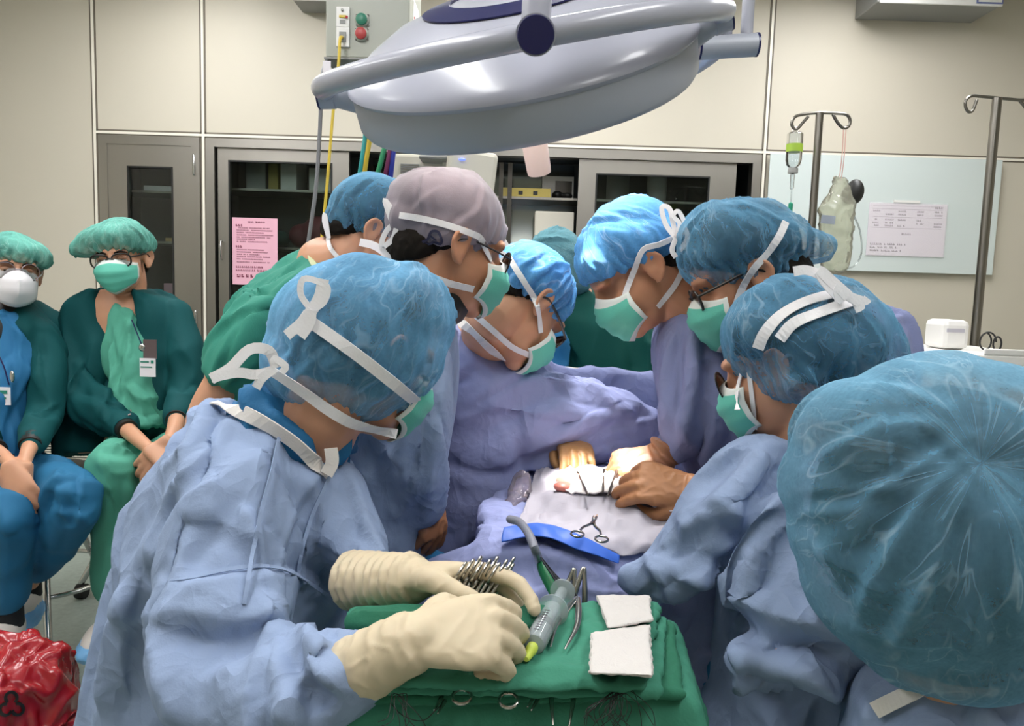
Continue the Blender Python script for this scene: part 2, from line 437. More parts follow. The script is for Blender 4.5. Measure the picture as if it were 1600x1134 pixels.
# ---------------------------------------------------------------- materials
M_wall = mat('wall_panel', 'cdc6b7', .55, var=.03, vscale=3)
M_ceil = mat('ceiling_white', 'e6e4de', .8)
M_cream = mat('trim_cream', 'efe9dc', .4)
M_gasket = mat('trim_gasket', '6f675b', .6)
M_floor = mat('vinyl_floor', '97a29a', .42, var=.25, vscale=55)
M_steel = mat('brushed_steel', '9d9993', .36, 1.0, bump=.15, bscale=60, var=.1, vscale=4, stretch=(1, 1, .06))
M_pole = mat('pole_steel', '85817b', .3, 1.0)
M_steel_d = mat('dark_steel', '55524e', .4, 1.0)
M_chrome = mat('chrome', 'c9c9c9', .18, 1.0)
M_instr = mat('instrument_steel', 'b5b2ac', .22, 1.0)
M_dark = mat('cabinet_dark', '3c4244', .5)
M_black = mat('black_rubber', '141414', .5)
M_glass = glass_mat('clear_glass', 'dfe6e4')
M_white = mat('white_plastic', 'e9e7e4', .4)
M_paper = mat('paper_white', 'eae4ea', .6)
M_pink = mat('paper_pink', 'e9b3c6', .7)
M_ink = mat('ink_dark', '4a3a48', .7)
M_red = mat('red_paint', 'b3202c', .5)
M_beige = mat('machine_beige', 'cfcabd', .45)
M_grey = mat('machine_grey', '8d8d8b', .45)
M_lamp = mat('lamp_enamel', 'a6a7b3', .26, coat=.15)
M_lampband = mat('lamp_band', 'a3a7b2', .38)
M_navy = mat('navy_plastic', '10104c', .3)
M_pinkhandle = mat('pale_pink_plastic', 'd9c3bf', .5)
M_pendant = mat('pendant_box', 'a8aa9f', .4)
M_board = mat('glass_board', 'd2dcdb', .15, coat=.4)
M_teal = mat('teal_hose', '2f9c9c', .4); M_yel = mat('yellow_hose', 'd2b53c', .4); M_grn = mat('green_hose', '2c8a60', .4); M_blu = mat('blue_hose', '24308f', .4); M_purp = mat('purple_hose', '6c2350', .4)
M_greycable = mat('grey_cable', '77777b', .5)
M_wood = mat('wood_edge', 'c7a878', .6)
M_ybox = mat('yellow_case', 'a8964a', .5)
M_panel = mat('panel_light', 'ffffff', .5, emit=CEIL_E)

# ---------------------------------------------------------------- room shell
WY = 3.9
def wx(px, py=300): return P(px, py, WY)[0]
def wz(py, px=800): return P(px, py, WY)[2]
ZT = wz(226); X1, X2, X3 = wx(147.3, 150), wx(317.3, 150), wx(1198, 180)
RX0, RX1, RY0 = -3.3, 3.3, -2.2
c1 = (wx(154.5, 215), wx(313.5, 215)); c2 = (wx(322, 215), wx(1190, 245)); ZB = .12; ZC = ZT - .012
struct('floor', boxm(RX0, RX1, RY0, WY + .6, -.1, 0), M_floor)
struct('ceiling', boxm(RX0, RX1, RY0, WY + .6, CEIL_Z, CEIL_Z + .1), M_ceil)
struct('wall_back', join([boxm(RX0, RX1, WY, WY + .06, ZC, CEIL_Z), boxm(RX0, c1[0], WY, WY + .06, 0, ZC), boxm(c1[1], c2[0], WY, WY + .06, 0, ZC),
                          boxm(c2[1], RX1, WY, WY + .06, 0, ZC), boxm(c1[0], c1[1], WY, WY + .06, 0, ZB), boxm(c2[0], c2[1], WY, WY + .06, 0, ZB)]), M_wall)
struct('wall_left', boxm(RX0 - .1, RX0, RY0, WY, 0, CEIL_Z), M_wall)
struct('wall_right', boxm(RX1, RX1 + .1, RY0, WY, 0, CEIL_Z), M_wall)
struct('wall_front', boxm(RX0, RX1, RY0 - .1, RY0, 0, CEIL_Z), M_wall)
def trim(i, x0, x1, z0, z1):
    vert = (z1 - z0) > (x1 - x0)
    a = boxm(x0, x1, WY - .006, WY - .001, z0, z1)
    g = .009
    if vert: b, c = boxm(x0 - g, x0, WY - .002, WY - .0005, z0, z1), boxm(x1, x1 + g, WY - .002, WY - .0005, z0, z1)
    else: b, c = boxm(x0, x1, WY - .002, WY - .0005, z0 - g * .6, z0), boxm(x0, x1, WY - .002, WY - .0005, z1, z1 + g)
    o = struct('trim_%d' % i, join([a, b, c]), [M_cream, M_gasket])
    for k, p in enumerate(o.data.polygons): p.material_index = 0 if k < 6 else 1
w = .006
trim(1, X1 - w, X1 + w, 0, CEIL_Z); trim(2, X2 - w, X2 + w, 0, CEIL_Z); trim(3, X3 - w, X3 + w, 0, CEIL_Z)
trim(4, X1 + w, X2 - w, ZT - w, ZT + w); trim(5, X2 + w, X3 - w, ZT - w, ZT + w); trim(6, X3 + w, RX1, ZT - w, ZT + w)
struct('baseboard_back', boxm(RX0, c1[0], WY - .012, WY - .0005, 0, .1), M_grey)
for i, (x, y, sx, sy) in enumerate(PANELS):
    t = thing('ceiling_light', 'white rectangular ceiling light panel', 'light', (x, y, CEIL_Z - .05), 'ceiling light panels')
    z = CEIL_Z
    put('light_frame', join([boxm(x - sx / 2 - .03, x - sx / 2, y - sy / 2 - .03, y + sy / 2 + .03, z - .05, z - .001), boxm(x + sx / 2, x + sx / 2 + .03, y - sy / 2 - .03, y + sy / 2 + .03, z - .05, z - .001),
                       boxm(x - sx / 2, x + sx / 2, y - sy / 2 - .03, y - sy / 2, z - .05, z - .001), boxm(x - sx / 2, x + sx / 2, y + sy / 2, y + sy / 2 + .03, z - .05, z - .001)]), M_white, t, smooth=False)
    put('diffuser', boxm(x - sx / 2, x + sx / 2, y - sy / 2, y + sy / 2, z - .045, z - .035), M_panel, t, smooth=False)

# ---------------------------------------------------------------- built-in cabinets
def frame4(x0, x1, z0, z1, w, y0, y1, wb=None):
    wb = w if wb is None else wb
    return join([boxm(x0, x0 + w, y0, y1, z0, z1), boxm(x1 - w, x1, y0, y1, z0, z1), boxm(x0 + w, x1 - w, y0, y1, z1 - w, z1), boxm(x0 + w, x1 - w, y0, y1, z0, z0 + wb)])
def carcass(x0, x1, z0, z1, d, back):
    y0, y1 = WY + .061, WY + d
    return join([boxm(x0, x0 + .01, y0, y1, z0, z1), boxm(x1 - .01, x1, y0, y1, z0, z1), boxm(x0, x1, y0, y1, z1 - .01, z1), boxm(x0, x1, y0, y1, z0, z0 + .01), boxm(x0, x1, y1 - .01, y1, z0, z1)])
FW = .042
def door(t, x0, x1, z0, z1, gx0, gx1, gz0, gz1, y):
    d = put('door', join([boxm(x0, gx0, y, y + .03, z0, z1), boxm(gx1, x1, y, y + .03, z0, z1), boxm(gx0, gx1, y, y + .03, gz1, z1), boxm(gx0, gx1, y, y + .03, z0, gz0)]), M_steel, t, smooth=False)
    put('door_glass', boxm(gx0, gx1, y + .012, y + .018, gz0, gz1), M_glass, d, smooth=False)
    put('glass_seal', frame4(gx0 - .006, gx1 + .006, gz0 - .006, gz1 + .006, .008, y - .003, y + .001), M_black, d, smooth=False)
    return d
t1 = thing('cabinet', 'narrow stainless steel wall cabinet with a single hinged glass door', 'cabinet', ((c1[0] + c1[1]) / 2, WY, ZB))
put('frame', frame4(c1[0] + .002, c1[1] - .002, ZB + .002, ZC - .002, FW, WY - .012, WY + .055), M_steel, t1, smooth=False)
put('carcass', carcass(c1[0] + .004, c1[1] - .004, ZB + .002, ZC - .002, .4, 0), M_dark, t1, smooth=False)
dz0, dz1 = ZB + FW + .006, wz(224, 230)
d1 = door(t1, wx(166, 225) + .004, wx(303.5, 225) - .004, dz0, dz1, wx(202), wx(269.5), .75, wz(262, 235), WY - .006)
for zz in (wz(258, 300), wz(500, 300), .4):
    put('hinge', tube3([(wx(304.5, 240), WY - .016, zz - .045), (wx(304.5, 240), WY - .016, zz + .045)], [.007, .007], 1, 10), M_chrome, d1)
for zz in (wz(294, 235), wz(375, 235), wz(470, 235), .9):
    put('shelf', boxm(c1[0] + .02, c1[1] - .02, WY + .1, WY + .38, zz - .012, zz), M_steel, t1, smooth=False)
for px in (228, 240):
    put('shelf_rail', join([boxm(wx(px) - .008, wx(px) + .008, WY + .36, WY + .385, .3, ZC - .1)] + [boxm(wx(px) - .003, wx(px) + .003, WY + .358, WY + .361, z, z + .012) for z in np.arange(.8, 1.75, .03)]), M_steel_d, t1, smooth=False)
zs = wz(294, 235)
o = put('paper_stack', boxm(wx(205), wx(254), WY + .13, WY + .34, zs + .001, zs + .028), M_paper, None, False, bevel=.003); tag(o, 'stack of white papers on the top shelf of the narrow cabinet', 'paper')
zs = wz(375, 235)
o = put('wooden_board', boxm(wx(240), wx(270), WY + .12, WY + .35, zs + .001, zs + .02), M_wood, None, False, bevel=.003); tag(o, 'light wooden board on the middle shelf of the narrow cabinet', 'board')
zs = wz(470, 235)
o = put('pink_folder', boxm(wx(236), wx(275), WY + .12, WY + .34, zs + .001, zs + .09), M_pink, None, False, bevel=.004); tag(o, 'pale pink folder low in the narrow cabinet', 'folder')
for k, (px, h, c) in enumerate(((208, .07, M_grey), (222, .09, M_steel_d), (259, .06, M_white))):
    o = put('supply_box', boxm(wx(px), wx(px + 10), WY + .2, WY + .35, .9005, .9 + h + .05), c, None, False, bevel=.003)
    tag(o, ['grey box', 'dark box', 'white box'][k] + ' standing on the lowest shelf of the narrow cabinet', 'box')

t2 = thing('cabinet', 'wide stainless steel wall cabinet with two sliding glass doors', 'cabinet', ((c2[0] + c2[1]) / 2, WY, ZB))
put('frame', frame4(c2[0] + .002, c2[1] - .002, ZB + .002, ZC - .002, FW, WY - .012, WY + .055), M_steel, t2, smooth=False)
put('carcass', carcass(c2[0] + .004, c2[1] - .004, ZB + .002, ZC - .002, .42, 0), M_dark, t2, smooth=False)
put('back_panel', boxm(wx(560), wx(905), WY + .395, WY + .405, ZB + .02, ZC - .02), mat('polished_panel', '8f9694', .12, 1.0), t2, smooth=False, label='polished steel back panel')
da = door(t2, wx(339, 225), wx(545, 230), dz0, wz(226, 440), wx(358), wx(517, 260), .6, wz(254, 440), WY + .008)
hz = wz(391, 347)
put('handle', join([tube3([(wx(346), WY + .007, hz - .045), (wx(346), WY - .015, hz - .04), (wx(346), WY - .015, hz + .04), (wx(346), WY + .007, hz + .045)], [.004] * 4, 3, 8)]), M_chrome, da)
db = door(t2, wx(905, 260), wx(1152, 260), dz0, wz(247, 1030), wx(933, 280), wx(1108, 280), .6, wz(275, 1030), WY + .008)
for zz in (wz(304, 830), wz(385, 440), wz(428, 830), .9):
    put('shelf', boxm(c2[0] + .02, wx(548) if abs(zz - wz(385, 440)) < .001 else c2[1] - .02, WY + .1, WY + .39, zz - .012, zz), M_steel, t2, smooth=False)
for px in (455, 560, 782, 796):
    put('shelf_rail', join([boxm(wx(px) - .011, wx(px) + .011, WY + .09 if px > 700 else WY + .36, WY + .098 if px > 700 else WY + .39, .3, ZC - .06)] + [boxm(wx(px) - .004, wx(px) + .004, (WY + .088 if px > 700 else WY + .358), (WY + .091 if px > 700 else WY + .361), z, z + .014) for z in np.arange(1.0, 1.75, .03)]), M_steel_d, t2, smooth=False)
# contents of the wide cabinet
zs = wz(304, 830)
o = put('carry_case', join([boxm(wx(783), wx(862), WY + .11, WY + .3, zs + .002, zs + .045), boxm(wx(810), wx(817), WY + .106, WY + .111, zs + .012, zs + .03), boxm(wx(834), wx(841), WY + .106, WY + .111, zs + .012, zs + .03)]), [M_ybox, M_black], None, False); tag(o, 'long yellow case on the open shelf of the wide cabinet', 'case')
for k, p in enumerate(o.data.polygons): p.material_index = 0 if k < 6 else 1
o = put('black_pouch', union([ellip((wx(874), WY + .2, zs + .024), (.03, 0, 0), (0, .05, 0), (0, 0, .022)), ellip((wx(890), WY + .19, zs + .02), (.03, 0, 0), (0, .05, 0), (0, 0, .018))], .006, 2), M_black); tag(o, 'small black pouch beside the yellow case', 'pouch')
rr = random.Random(4)
for k, (a, b, h, c, l) in enumerate(((368, 400, .17, M_grey, 'grey upright box file'), (404, 420, .19, M_ybox, 'narrow ochre box file'), (424, 450, .16, M_white, 'white upright box file'), (470, 505, .12, M_white, 'low white box'))):
    o = put('box_file', boxm(wx(a), wx(b), WY + .15, WY + .36, zs + .002, zs + h), c, None, False, bevel=.003); tag(o, l + ' on the top shelf behind the left sliding door', 'box')
zs2 = wz(385, 440)
o = put('red_bag', crump if False else union([ellip((wx(480), WY + .24, zs2 + .09), (.09, 0, 0), (0, .1, 0), (0, 0, .085)), ellip((wx(450), WY + .26, zs2 + .07), (.07, 0, 0), (0, .09, 0), (0, 0, .065))], .01, 3), mat('dull_red', '7d3b45', .6)); tag(o, 'dull red soft bag behind the glass of the left sliding door', 'bag')
o = put('teal_bundle', union([ellip((wx(385), WY + .24, zs2 + .06), (.05, 0, 0), (0, .1, 0), (0, 0, .055)), ellip((wx(415), WY + .24, zs2 + .05), (.05, 0, 0), (0, .1, 0), (0, 0, .045))], .01, 3), mat('dull_teal', '40635f', .7)); tag(o, 'folded dull teal cloth bundle behind the pink notice', 'cloth')
zs3 = wz(428, 830)
def machine_box(px0, px1, z0, z1, m, lab):  # boxes added where the open bay only reflects equipment of the room
    o = put('reflection_box', boxm(wx(px0), wx(px1), WY + .14, WY + .37, z0, z1), m, None, False, bevel=.006); return tag(o, lab, 'crate')
machine_box(838, 902, zs3 + .002, wz(325, 830), M_beige, 'large beige box standing in for reflected equipment in the open bay of the wide cabinet')
machine_box(802, 834, zs3 + .002, zs3 + .1, mat('dull_crimson', '8e4450', .5), 'low crimson box standing in for reflected equipment in the open bay of the wide cabinet')
o = put('reflected_monitor', join([boxm(wx(850), wx(903), WY + .31, WY + .37, wz(304, 830) + .002, wz(262, 880)), boxm(wx(872), wx(900), WY + .306, WY + .31, wz(298, 880), wz(270, 880))]), [M_white, M_steel_d], None, False); tag(o, 'white box with dark screen standing in for a reflection at the back of the open bay', 'monitor')  # added in place of a bright reflection in the bay
for k, p in enumerate(o.data.polygons): p.material_index = 0 if k < 6 else 1
o = put('plastic_bottle', lathe([(.05, 0), (.052, .02), (.052, .16), (.03, .19), (.018, .2), (.018, .22)], (wx(1040), WY + .25, zs + .002)), M_white); tag(o, 'white plastic bottle behind the right sliding door', 'bottle')
o = put('plastic_jar', lathe([(.06, 0), (.06, .14), (.045, .155), (.045, .18)], (wx(975), WY + .25, zs + .002)), M_grey); tag(o, 'grey jar behind the right sliding door', 'jar')

def marks(x0, x1, z, y, h, rnd, dens=1.0, gap=.35):
    """a line of small printed strokes too fine to read"""
    out = []; x = x0
    while x < x1:
        wdt = h * rnd.uniform(.5, 1.0)
        if rnd.random() < dens:
            out.append(boxm(x, min(x + wdt, x1), y - .0006, y, z - h / 2, z - h * .1)); out.append(boxm(x, min(x + wdt * .6, x1), y - .0006, y, z + h * .05, z + h / 2))
            if rnd.random() < .5: out.append(boxm(x + wdt * .4, x + wdt * .55, y - .0006, y, z - h / 2, z + h / 2))
        x += wdt * (1 + gap)
    return out
# pink notice on the left sliding door
t = thing('notice', 'pink printed notice stuck on the glass of the left sliding door', 'notice', (wx(396), WY + .02, wz(392, 396)))
n0, n1, nz0, nz1 = wx(361, 390), wx(432, 390), wz(445, 396), wz(340, 396); yn = WY + .017
put('paper_sheet', boxm(n0, n1, yn, yn + .0015, nz0, nz1), M_pink, t, smooth=False)
rn = random.Random(2); H = nz1 - nz0; Wd = n1 - n0; txt = marks(n0 + .3 * Wd, n0 + .72 * Wd, nz1 - .06 * H, yn, .008, rn, .9)
for a, b, fr, hh in ((.08, .22, .115, .011), (.1, .82, .15, .006), (.1, .88, .185, .006), (.1, .7, .22, .006), (.1, .9, .255, .006), (.1, .84, .29, .006), (.1, .5, .32, .006), (.1, .78, .355, .006), (.08, .22, .43, .011), (.1, .7, .475, .006), (.1, .78, .51, .006), (.1, .6, .545, .006), (.1, .84, .58, .006), (.1, .68, .615, .006), (.1, .82, .66, .006), (.08, .7, .735, .009), (.08, .82, .785, .009)):
    txt += marks(n0 + a * Wd, n0 + b * Wd, nz1 - fr * H, yn, hh, rn, .92)
for k in range(8):
    if k != 4: txt += marks(n0 + (.1 + .1 * k) * Wd, n0 + (.16 + .1 * k) * Wd, nz1 - .87 * H, yn, .015, rn, 1, .02)
put('printed_text', join(txt), mat('ink_red_brown', '7a2440', .7), t, smooth=False)

# vent grille low on the left of the back wall
gx0, gx1, gz0, gz1 = wx(-60, 700), wx(143, 740), wz(768, 120), wz(606, 120)
t = thing('vent_grille', 'cream louvred vent grille low on the wall behind the seated pair', 'vent', ((gx0 + gx1) / 2, WY, gz0))
put('backing', boxm(gx0, gx1, WY - .006, WY - .001, gz0, gz1), M_black, t, smooth=False)
put('grille_frame', frame4(gx0 - .01, gx1 + .03, gz0 - .02, gz1 + .02, .02, WY - .022, WY - .006), M_cream, t, smooth=False)
put('slats', join([box(((gx0 + gx1) / 2, WY - .012, z), gx1 - gx0, .012, .006) for z in np.arange(gz0 + .006, gz1, .0132)]), M_cream, t, smooth=False)
put('baseplate', boxm(gx0 - .01, gx1 + .03, WY - .02, WY - .013, .06, gz0 - .024), M_cream, t, smooth=False)

# glass writing board with a document sleeve
bx0, bx1, bz0, bz1 = wx(1196, 260), wx(1561, 255), wz(427, 1450), wz(246, 1380)
t = thing('glass_board', 'pale blue green glass writing board on the back wall', 'whiteboard', ((bx0 + bx1) / 2, WY - .01, bz0))
put('board', boxm(bx0 + .012, bx1, WY - .03, WY - .022, bz0, bz1), M_board, t, smooth=False, bevel=.002)
for x in (bx0 + .1, bx1 - .1):
    for z in (bz0 + .06, bz1 - .06): put('spacer', boxm(x - .02, x + .02, WY - .022, WY - .001, z - .02, z + .02), M_steel_d, t, smooth=False)
sx0, sx1, sz0, sz1 = wx(1350, 360), wx(1472, 360), wz(401, 1410), wz(318, 1410); ys = WY - .034
t = thing('document_sleeve', 'clear sleeve with a printed form hanging on the glass board', 'document', ((sx0 + sx1) / 2, ys, sz0))
put('form_sheet', boxm(sx0 + .004, sx1 - .004, ys, ys + .0015, sz0 + .003, sz1 - .005), M_paper, t, smooth=False)
put('sleeve', boxm(sx0, sx1, ys - .003, ys - .0015, sz0, sz1), mat('sleeve_film', 'f4eef4', .15, alpha=.25), t, smooth=False)
put('clip_strip', boxm(sx0 + .12, sx0 + .25, ys - .004, ys + .003, sz1 + .0005, sz1 + .012), M_white, t, smooth=False)
txt = []; Ws, Hs = sx1 - sx0, sz1 - sz0
for fr in (.06, .12, .47, .27): txt.append(boxm(sx0 + .05 * Ws, sx1 - .06 * Ws, ys - .0006, ys - .0001, sz1 - fr * Hs - .0012, sz1 - fr * Hs))
for fr in (.16, .22, .32, .38, .43):
    for a, b in ((.06, .14), (.22, .32), (.38, .48), (.62, .7), (.84, .94)):
        if rn.random() < .8: txt += marks(sx0 + a * Ws, sx0 + b * Ws, sz1 - fr * Hs, ys, .008, rn, .9)
for fr, a, b in ((.08, .84, .94), (.58, .44, .56), (.78, .05, .5), (.84, .05, .4), (.9, .05, .45)): txt += marks(sx0 + a * Ws, sx0 + b * Ws, sz1 - fr * Hs, ys, .009, rn, .85)
put('printed_text', join(txt), M_ink, t, smooth=False)

# wall-mounted boxes at the top edge
for px0, px1, pyb, lab, Y in ((1371, 1566, 6, 'white wall mounted film viewer with blue badge above the glass board', 3.66), (456, 522, 0, 'grey wall mounted box behind the ceiling pendant', 3.72)):
    a, b = P(px0, pyb, Y), P(px1, pyb, Y); z0 = P((px0 + px1) / 2, pyb, Y)[2]
    t = thing('wall_cabinet', lab, 'cabinet', ((a[0] + b[0]) / 2, WY, z0))
    put('casing', boxm(a[0], b[0], Y, WY - .001, z0, z0 + .5), M_grey, t, smooth=False, bevel=.006)
    put('front_panel', boxm(a[0] + .008, b[0] - .003, Y - .012, Y - .0005, z0 - .006, z0 + .5), M_white, t, smooth=False, bevel=.003)
    if px0 > 1000:
        q = put('badge', boxm(b[0] - .125, b[0] - .005, Y - .016, Y - .0125, z0 + .002, z0 + .06), mat('badge_blue', '6d76a8', .4), t, smooth=False)
        put('badge_face', boxm(b[0] - .118, b[0] - .012, Y - .018, Y - .0165, z0 + .008, z0 + .055), M_white, q, smooth=False)
        put('badge_mark', join([boxm(b[0] - .11, b[0] - .06, Y - .0195, Y - .0182, z0 + .022, z0 + .04), boxm(b[0] - .045, b[0] - .02, Y - .0195, Y - .0182, z0 + .022, z0 + .05)]), mat('badge_ink', '4a5590', .4), q, smooth=False)

# ---------------------------------------------------------------- surgical lamp
LC = P(812, 82, 1.27); v = ray(812, 82); a = math.radians(11)
lx = nv(CR * math.cos(a) + CU * math.sin(a)); lx = nv(lx - v * np.dot(lx, v)); e2 = np.cross(lx, v); e2 = nv(e2) * (1 if e2[2] / abs(e2[2]) > 0 else -1)
be = math.asin(.2); lz = nv(e2 * math.cos(be) - v * math.sin(be)); ly = np.cross(lz, lx)
LR = np.stack([lx, ly, lz], 1)
LRAD = .5 * 530 * 1.27 / FPX
lamp = thing('surgical_lamp', 'pale grey domed surgical lamp hanging over the operating field', 'lamp', LC)
R0 = LRAD
put('dome', xf(lathe([(R0 * .97, -.012), (R0, -.002), (R0 * .99, .004), (R0 * .93, .019), (R0 * .84, .039), (R0 * .66, .065), (R0 * .45, .081), (R0 * .3, .087), (.001, .09)], n=96), LR, LC), M_lamp, lamp)
put('side_band', xf(lathe([(R0 * .97, -.004), (R0 * .985, -.012), (R0 * .985, -.057), (R0 * .965, -.066), (R0 * .94, -.068), (R0 * .92, -.065), (R0 * .9, -.06), (.001, -.055)], n=96), LR, LC), M_lampband, lamp)
put('lens', xf(lathe([(R0 * .89, -.062), (R0 * .88, -.066), (.001, -.068)], n=64), LR, LC), mat('lamp_lens', 'fff6ea', .3, emit=3.0), lamp)
rings = []
for th in np.linspace(0, 2 * np.pi, 97):
    rr, q = R0 * .42, np.array([math.cos(th), math.sin(th), 0])
    rings.append(np.array([q * (rr - .022) + [0, 0, .0815 + .004], q * (rr + .022) + [0, 0, .0775], q * (rr + .022) + [0, 0, .0755], q * (rr - .022) + [0, 0, .0795]]))
put('blue_ring', xf(loft([r + [0, 0, .0035] for r in rings], False), LR, LC), M_navy, lamp, smooth=False)
def LP_(x, y, z): return LC + LR @ np.array([x, y, z])
al = math.radians(14.5); u = np.array([0, -math.cos(al), math.sin(al)]); RY = R0 * 1.13
arc = [LP_(*(np.array([1, 0, 0]) * RY * math.cos(t) + u * RY * .98 * math.sin(t))) for t in np.linspace(0, np.pi, 25)]
put('yoke', tube3(arc, [.0165] * 25, 2, 20), M_lamp, lamp)
for s in (-1, 1):
    put('pivot', tube3([LP_(s * R0 * .93, 0, -.03), LP_(s * RY * .97, 0, -.008)], [.022, .021], 1, 24, rounded=False), M_lampband, lamp)
    put('pivot_cap', tube3([LP_(s * RY * .99, 0, -.03), LP_(s * RY * 1.03, 0, .022)], [.021, .021], 1, 24, k=.4, rounded=False) if 0 else tube3([LP_(s * RY * .97, 0, -.008), LP_(s * RY * 1.045, 0, -.004)], [.024, .024], 1, 24, rounded=False), M_lampband, lamp)
    put('cap_disc', tube3([LP_(s * RY * 1.045, 0, -.004), LP_(s * RY * 1.055, 0, -.0035)], [.0245, .0245], 1, 24, rounded=False), M_navy, lamp)
ht = math.radians(86); hub = LP_(RY * math.cos(ht), u[1] * RY * .98 * math.sin(ht), u[2] * RY * .98 * math.sin(ht)); vd = nv(CAM - hub); hd = nv(vd - lx * np.dot(vd, lx))
put('hub', tube3([hub - hd * .026, hub + hd * .022], [.024, .024], 1, 40, rounded=False), M_lamp, lamp)
put('hub_cap', tube3([hub + hd * .022, hub + hd * .028], [.0225, .0215], 1, 40, rounded=False), M_navy, lamp)
up_ = nv(np.array([.02, .12, 1.0]))
put('hub_post', tube3([hub, hub + up_ * .16], [.018, .018], 1, 24), M_lamp, lamp)
put('sterile_handle', tube3([LP_(.0, 0, -.06), LP_(0, 0, -.09), LP_(0, .0, -.192), LP_(0, .0, -.198)], [.03, .0235, .021, .019], 3, 28, rounded=False), M_pinkhandle, lamp)
# outer arm and its joint on the right
put('outer_arm', tube3([P(1050, 118, 1.5), P(1085, 100, 1.47), P(1117, 76, 1.42), P(1127, 50, 1.39), P(1114, 14, 1.36), P(1085, -16, 1.34), P(1010, -60, 1.33)], [.019] * 7, 5, 20), M_lamp, lamp)
put('joint', tube3([P(1094, 75, 1.38), P(1181, 70, 1.38)], [.0195, .0195], 1, 28, rounded=False), M_lampband, lamp)
for p0, p1 in ((1091, 1094), (1181, 1184)):
    put('cap_disc', tube3([P(p0, 75 if p0 < 1100 else 70, 1.38), P(p1, 75 if p0 < 1100 else 70, 1.38)], [.02, .02], 1, 28, rounded=False), M_navy, lamp)
pt = P(1166, 62, 1.38)
put('drop_tube', tube3([pt, (pt[0], pt[1], CEIL_Z - .001)], [.0105, .0105], 1, 20, rounded=False), M_lamp, lamp)
put('ceiling_flange', lathe([(.07, 0), (.07, .03), (.001, .03)], (pt[0], pt[1], CEIL_Z - .0305)), M_lamp, lamp)
# its light
FIELD = PZ(938, 757, .86)
def spot(name, loc, tgt, energy, size, ang, blend, col=(1, .95, .88)):
    l = bpy.data.lights.new(name, 'SPOT'); l.energy = energy; l.shadow_soft_size = size; l.spot_size = math.radians(ang); l.spot_blend = blend; l.color = col
    o = bpy.data.objects.new(name, l); COL.objects.link(o); o.location = Vector(loc)
    o.rotation_euler = (Vector(tgt) - Vector(loc)).to_track_quat('-Z', 'Y').to_euler(); return o
LAMP_W = 190
spot('surgical_lamp_beam', LP_(.05, .13, -.09), FIELD, LAMP_W, .03, 16, .45)
spot('second_surgical_lamp', (.13, 1.84, 2.35), (.1, 1.56, 1.28), 150, .1, 27, .5, (1, .97, .95))

# ---------------------------------------------------------------- ceiling pendant with sockets
PY = 2.35
a, b = P(509, 40, PY), P(640, 40, PY); zb = P(575, 91, PY)[2]
pend = thing('ceiling_pendant', 'grey ceiling pendant box with sockets and push buttons', 'pendant', ((a[0] + b[0]) / 2, PY + .12, zb))
put('housing', boxm(a[0], b[0], PY, PY + .26, zb, CEIL_Z - .001), M_pendant, pend, smooth=False, bevel=.004)
put('base_flange', boxm(a[0] - .004, b[0] + .004, PY - .004, PY + .264, zb - .006, zb - .0005), M_grey, pend, smooth=False)
def fpx(x, y, Y=PY): return P(x, y, Y)
def plate(x0, y0, x1, y1, Y, th, m, name, parent):
    p, q = fpx(x0, y1, Y), fpx(x1, y0, Y); return put(name, boxm(p[0], q[0], Y - th, Y - .0003, p[2], q[2]), m, parent, smooth=False, bevel=.002)
so = plate(526, 12, 547, 43, PY, .008, M_white, 'socket_plate', pend); so2 = plate(526, 43.5, 547, 74, PY, .008, M_white, 'socket_plate', pend)
plate(530, 24, 542, 28, PY - .0085, .004, M_yel, 'socket_tab', so); plate(540, 25, 544, 29, PY - .013, .004, M_red, 'socket_tab', so)
put('screw', xf(lathe([(.004, 0), (.004, .003), (.001, .004)], n=12), [[1, 0, 0], [0, 0, -1], [0, 1, 0]], fpx(535, 16, PY - .009)), M_chrome, so)
plate(531, 31, 540, 37, PY - .0085, .002, M_grey, 'outlet', so); plate(530, 50, 541, 66, PY - .0085, .003, M_grey, 'outlet', so2)
for cx, cy, m, n in ((566, 32, mat('button_green', '2f7a62', .4), 'green'), (565, 54, mat('button_red', 'b04040', .4), 'red')):
    Rr = np.array([[1, 0, 0], [0, 0, 1], [0, 1, 0]]) * np.array([[1], [-1], [1]])
    bb = put('button_bezel', xf(lathe([(.021, 0), (.021, .006), (.018, .009), (.001, .009)], n=28), Rr, fpx(cx, cy, PY - .0003)), M_pendant, pend)
    put('push_button', xf(lathe([(.0165, .009), (.0165, .016), (.014, .018), (.001, .018)], n=28), Rr, fpx(cx, cy, PY - .0003)), m, bb, label=n + ' push button')
    for dx in (-8.5, 9.5):
        for dy in (-8, 8): put('screw', xf(lathe([(.003, 0), (.003, .003), (.001, .003)], n=8), Rr, fpx(cx + dx, cy + dy, PY - .0003)), M_steel_d, bb)
hk = fpx(527, 92)
put('hook', tube3([hk + (.0, .01, 0), hk + (0, .01, -.02), hk + (.008, .008, -.033), hk + (.02, .008, -.03), hk + (.022, .008, -.018)], [.002] * 5, 4, 8), M_chrome, pend)
# side label with red characters
sd = b[0] + .0004; pl = put('side_label', boxm(sd, sd + .001, PY + .07, PY + .2, zb + .05, zb + .2), M_white, pend, smooth=False)
rn = random.Random(9); tx = []
for r in range(2):
    for c in range(3):
        y0, z0 = PY + .085 + c * .036, zb + .125 - r * .045
        for k in range(3): tx.append(boxm(sd + .001, sd + .0016, y0, y0 + .028, z0 + .010 * k, z0 + .010 * k + .005))
        tx.append(boxm(sd + .001, sd + .0016, y0 + .011 + .003 * rn.random(), y0 + .017, z0 - .004, z0 + .03))
put('red_lettering', join(tx), M_red, pl, smooth=False)
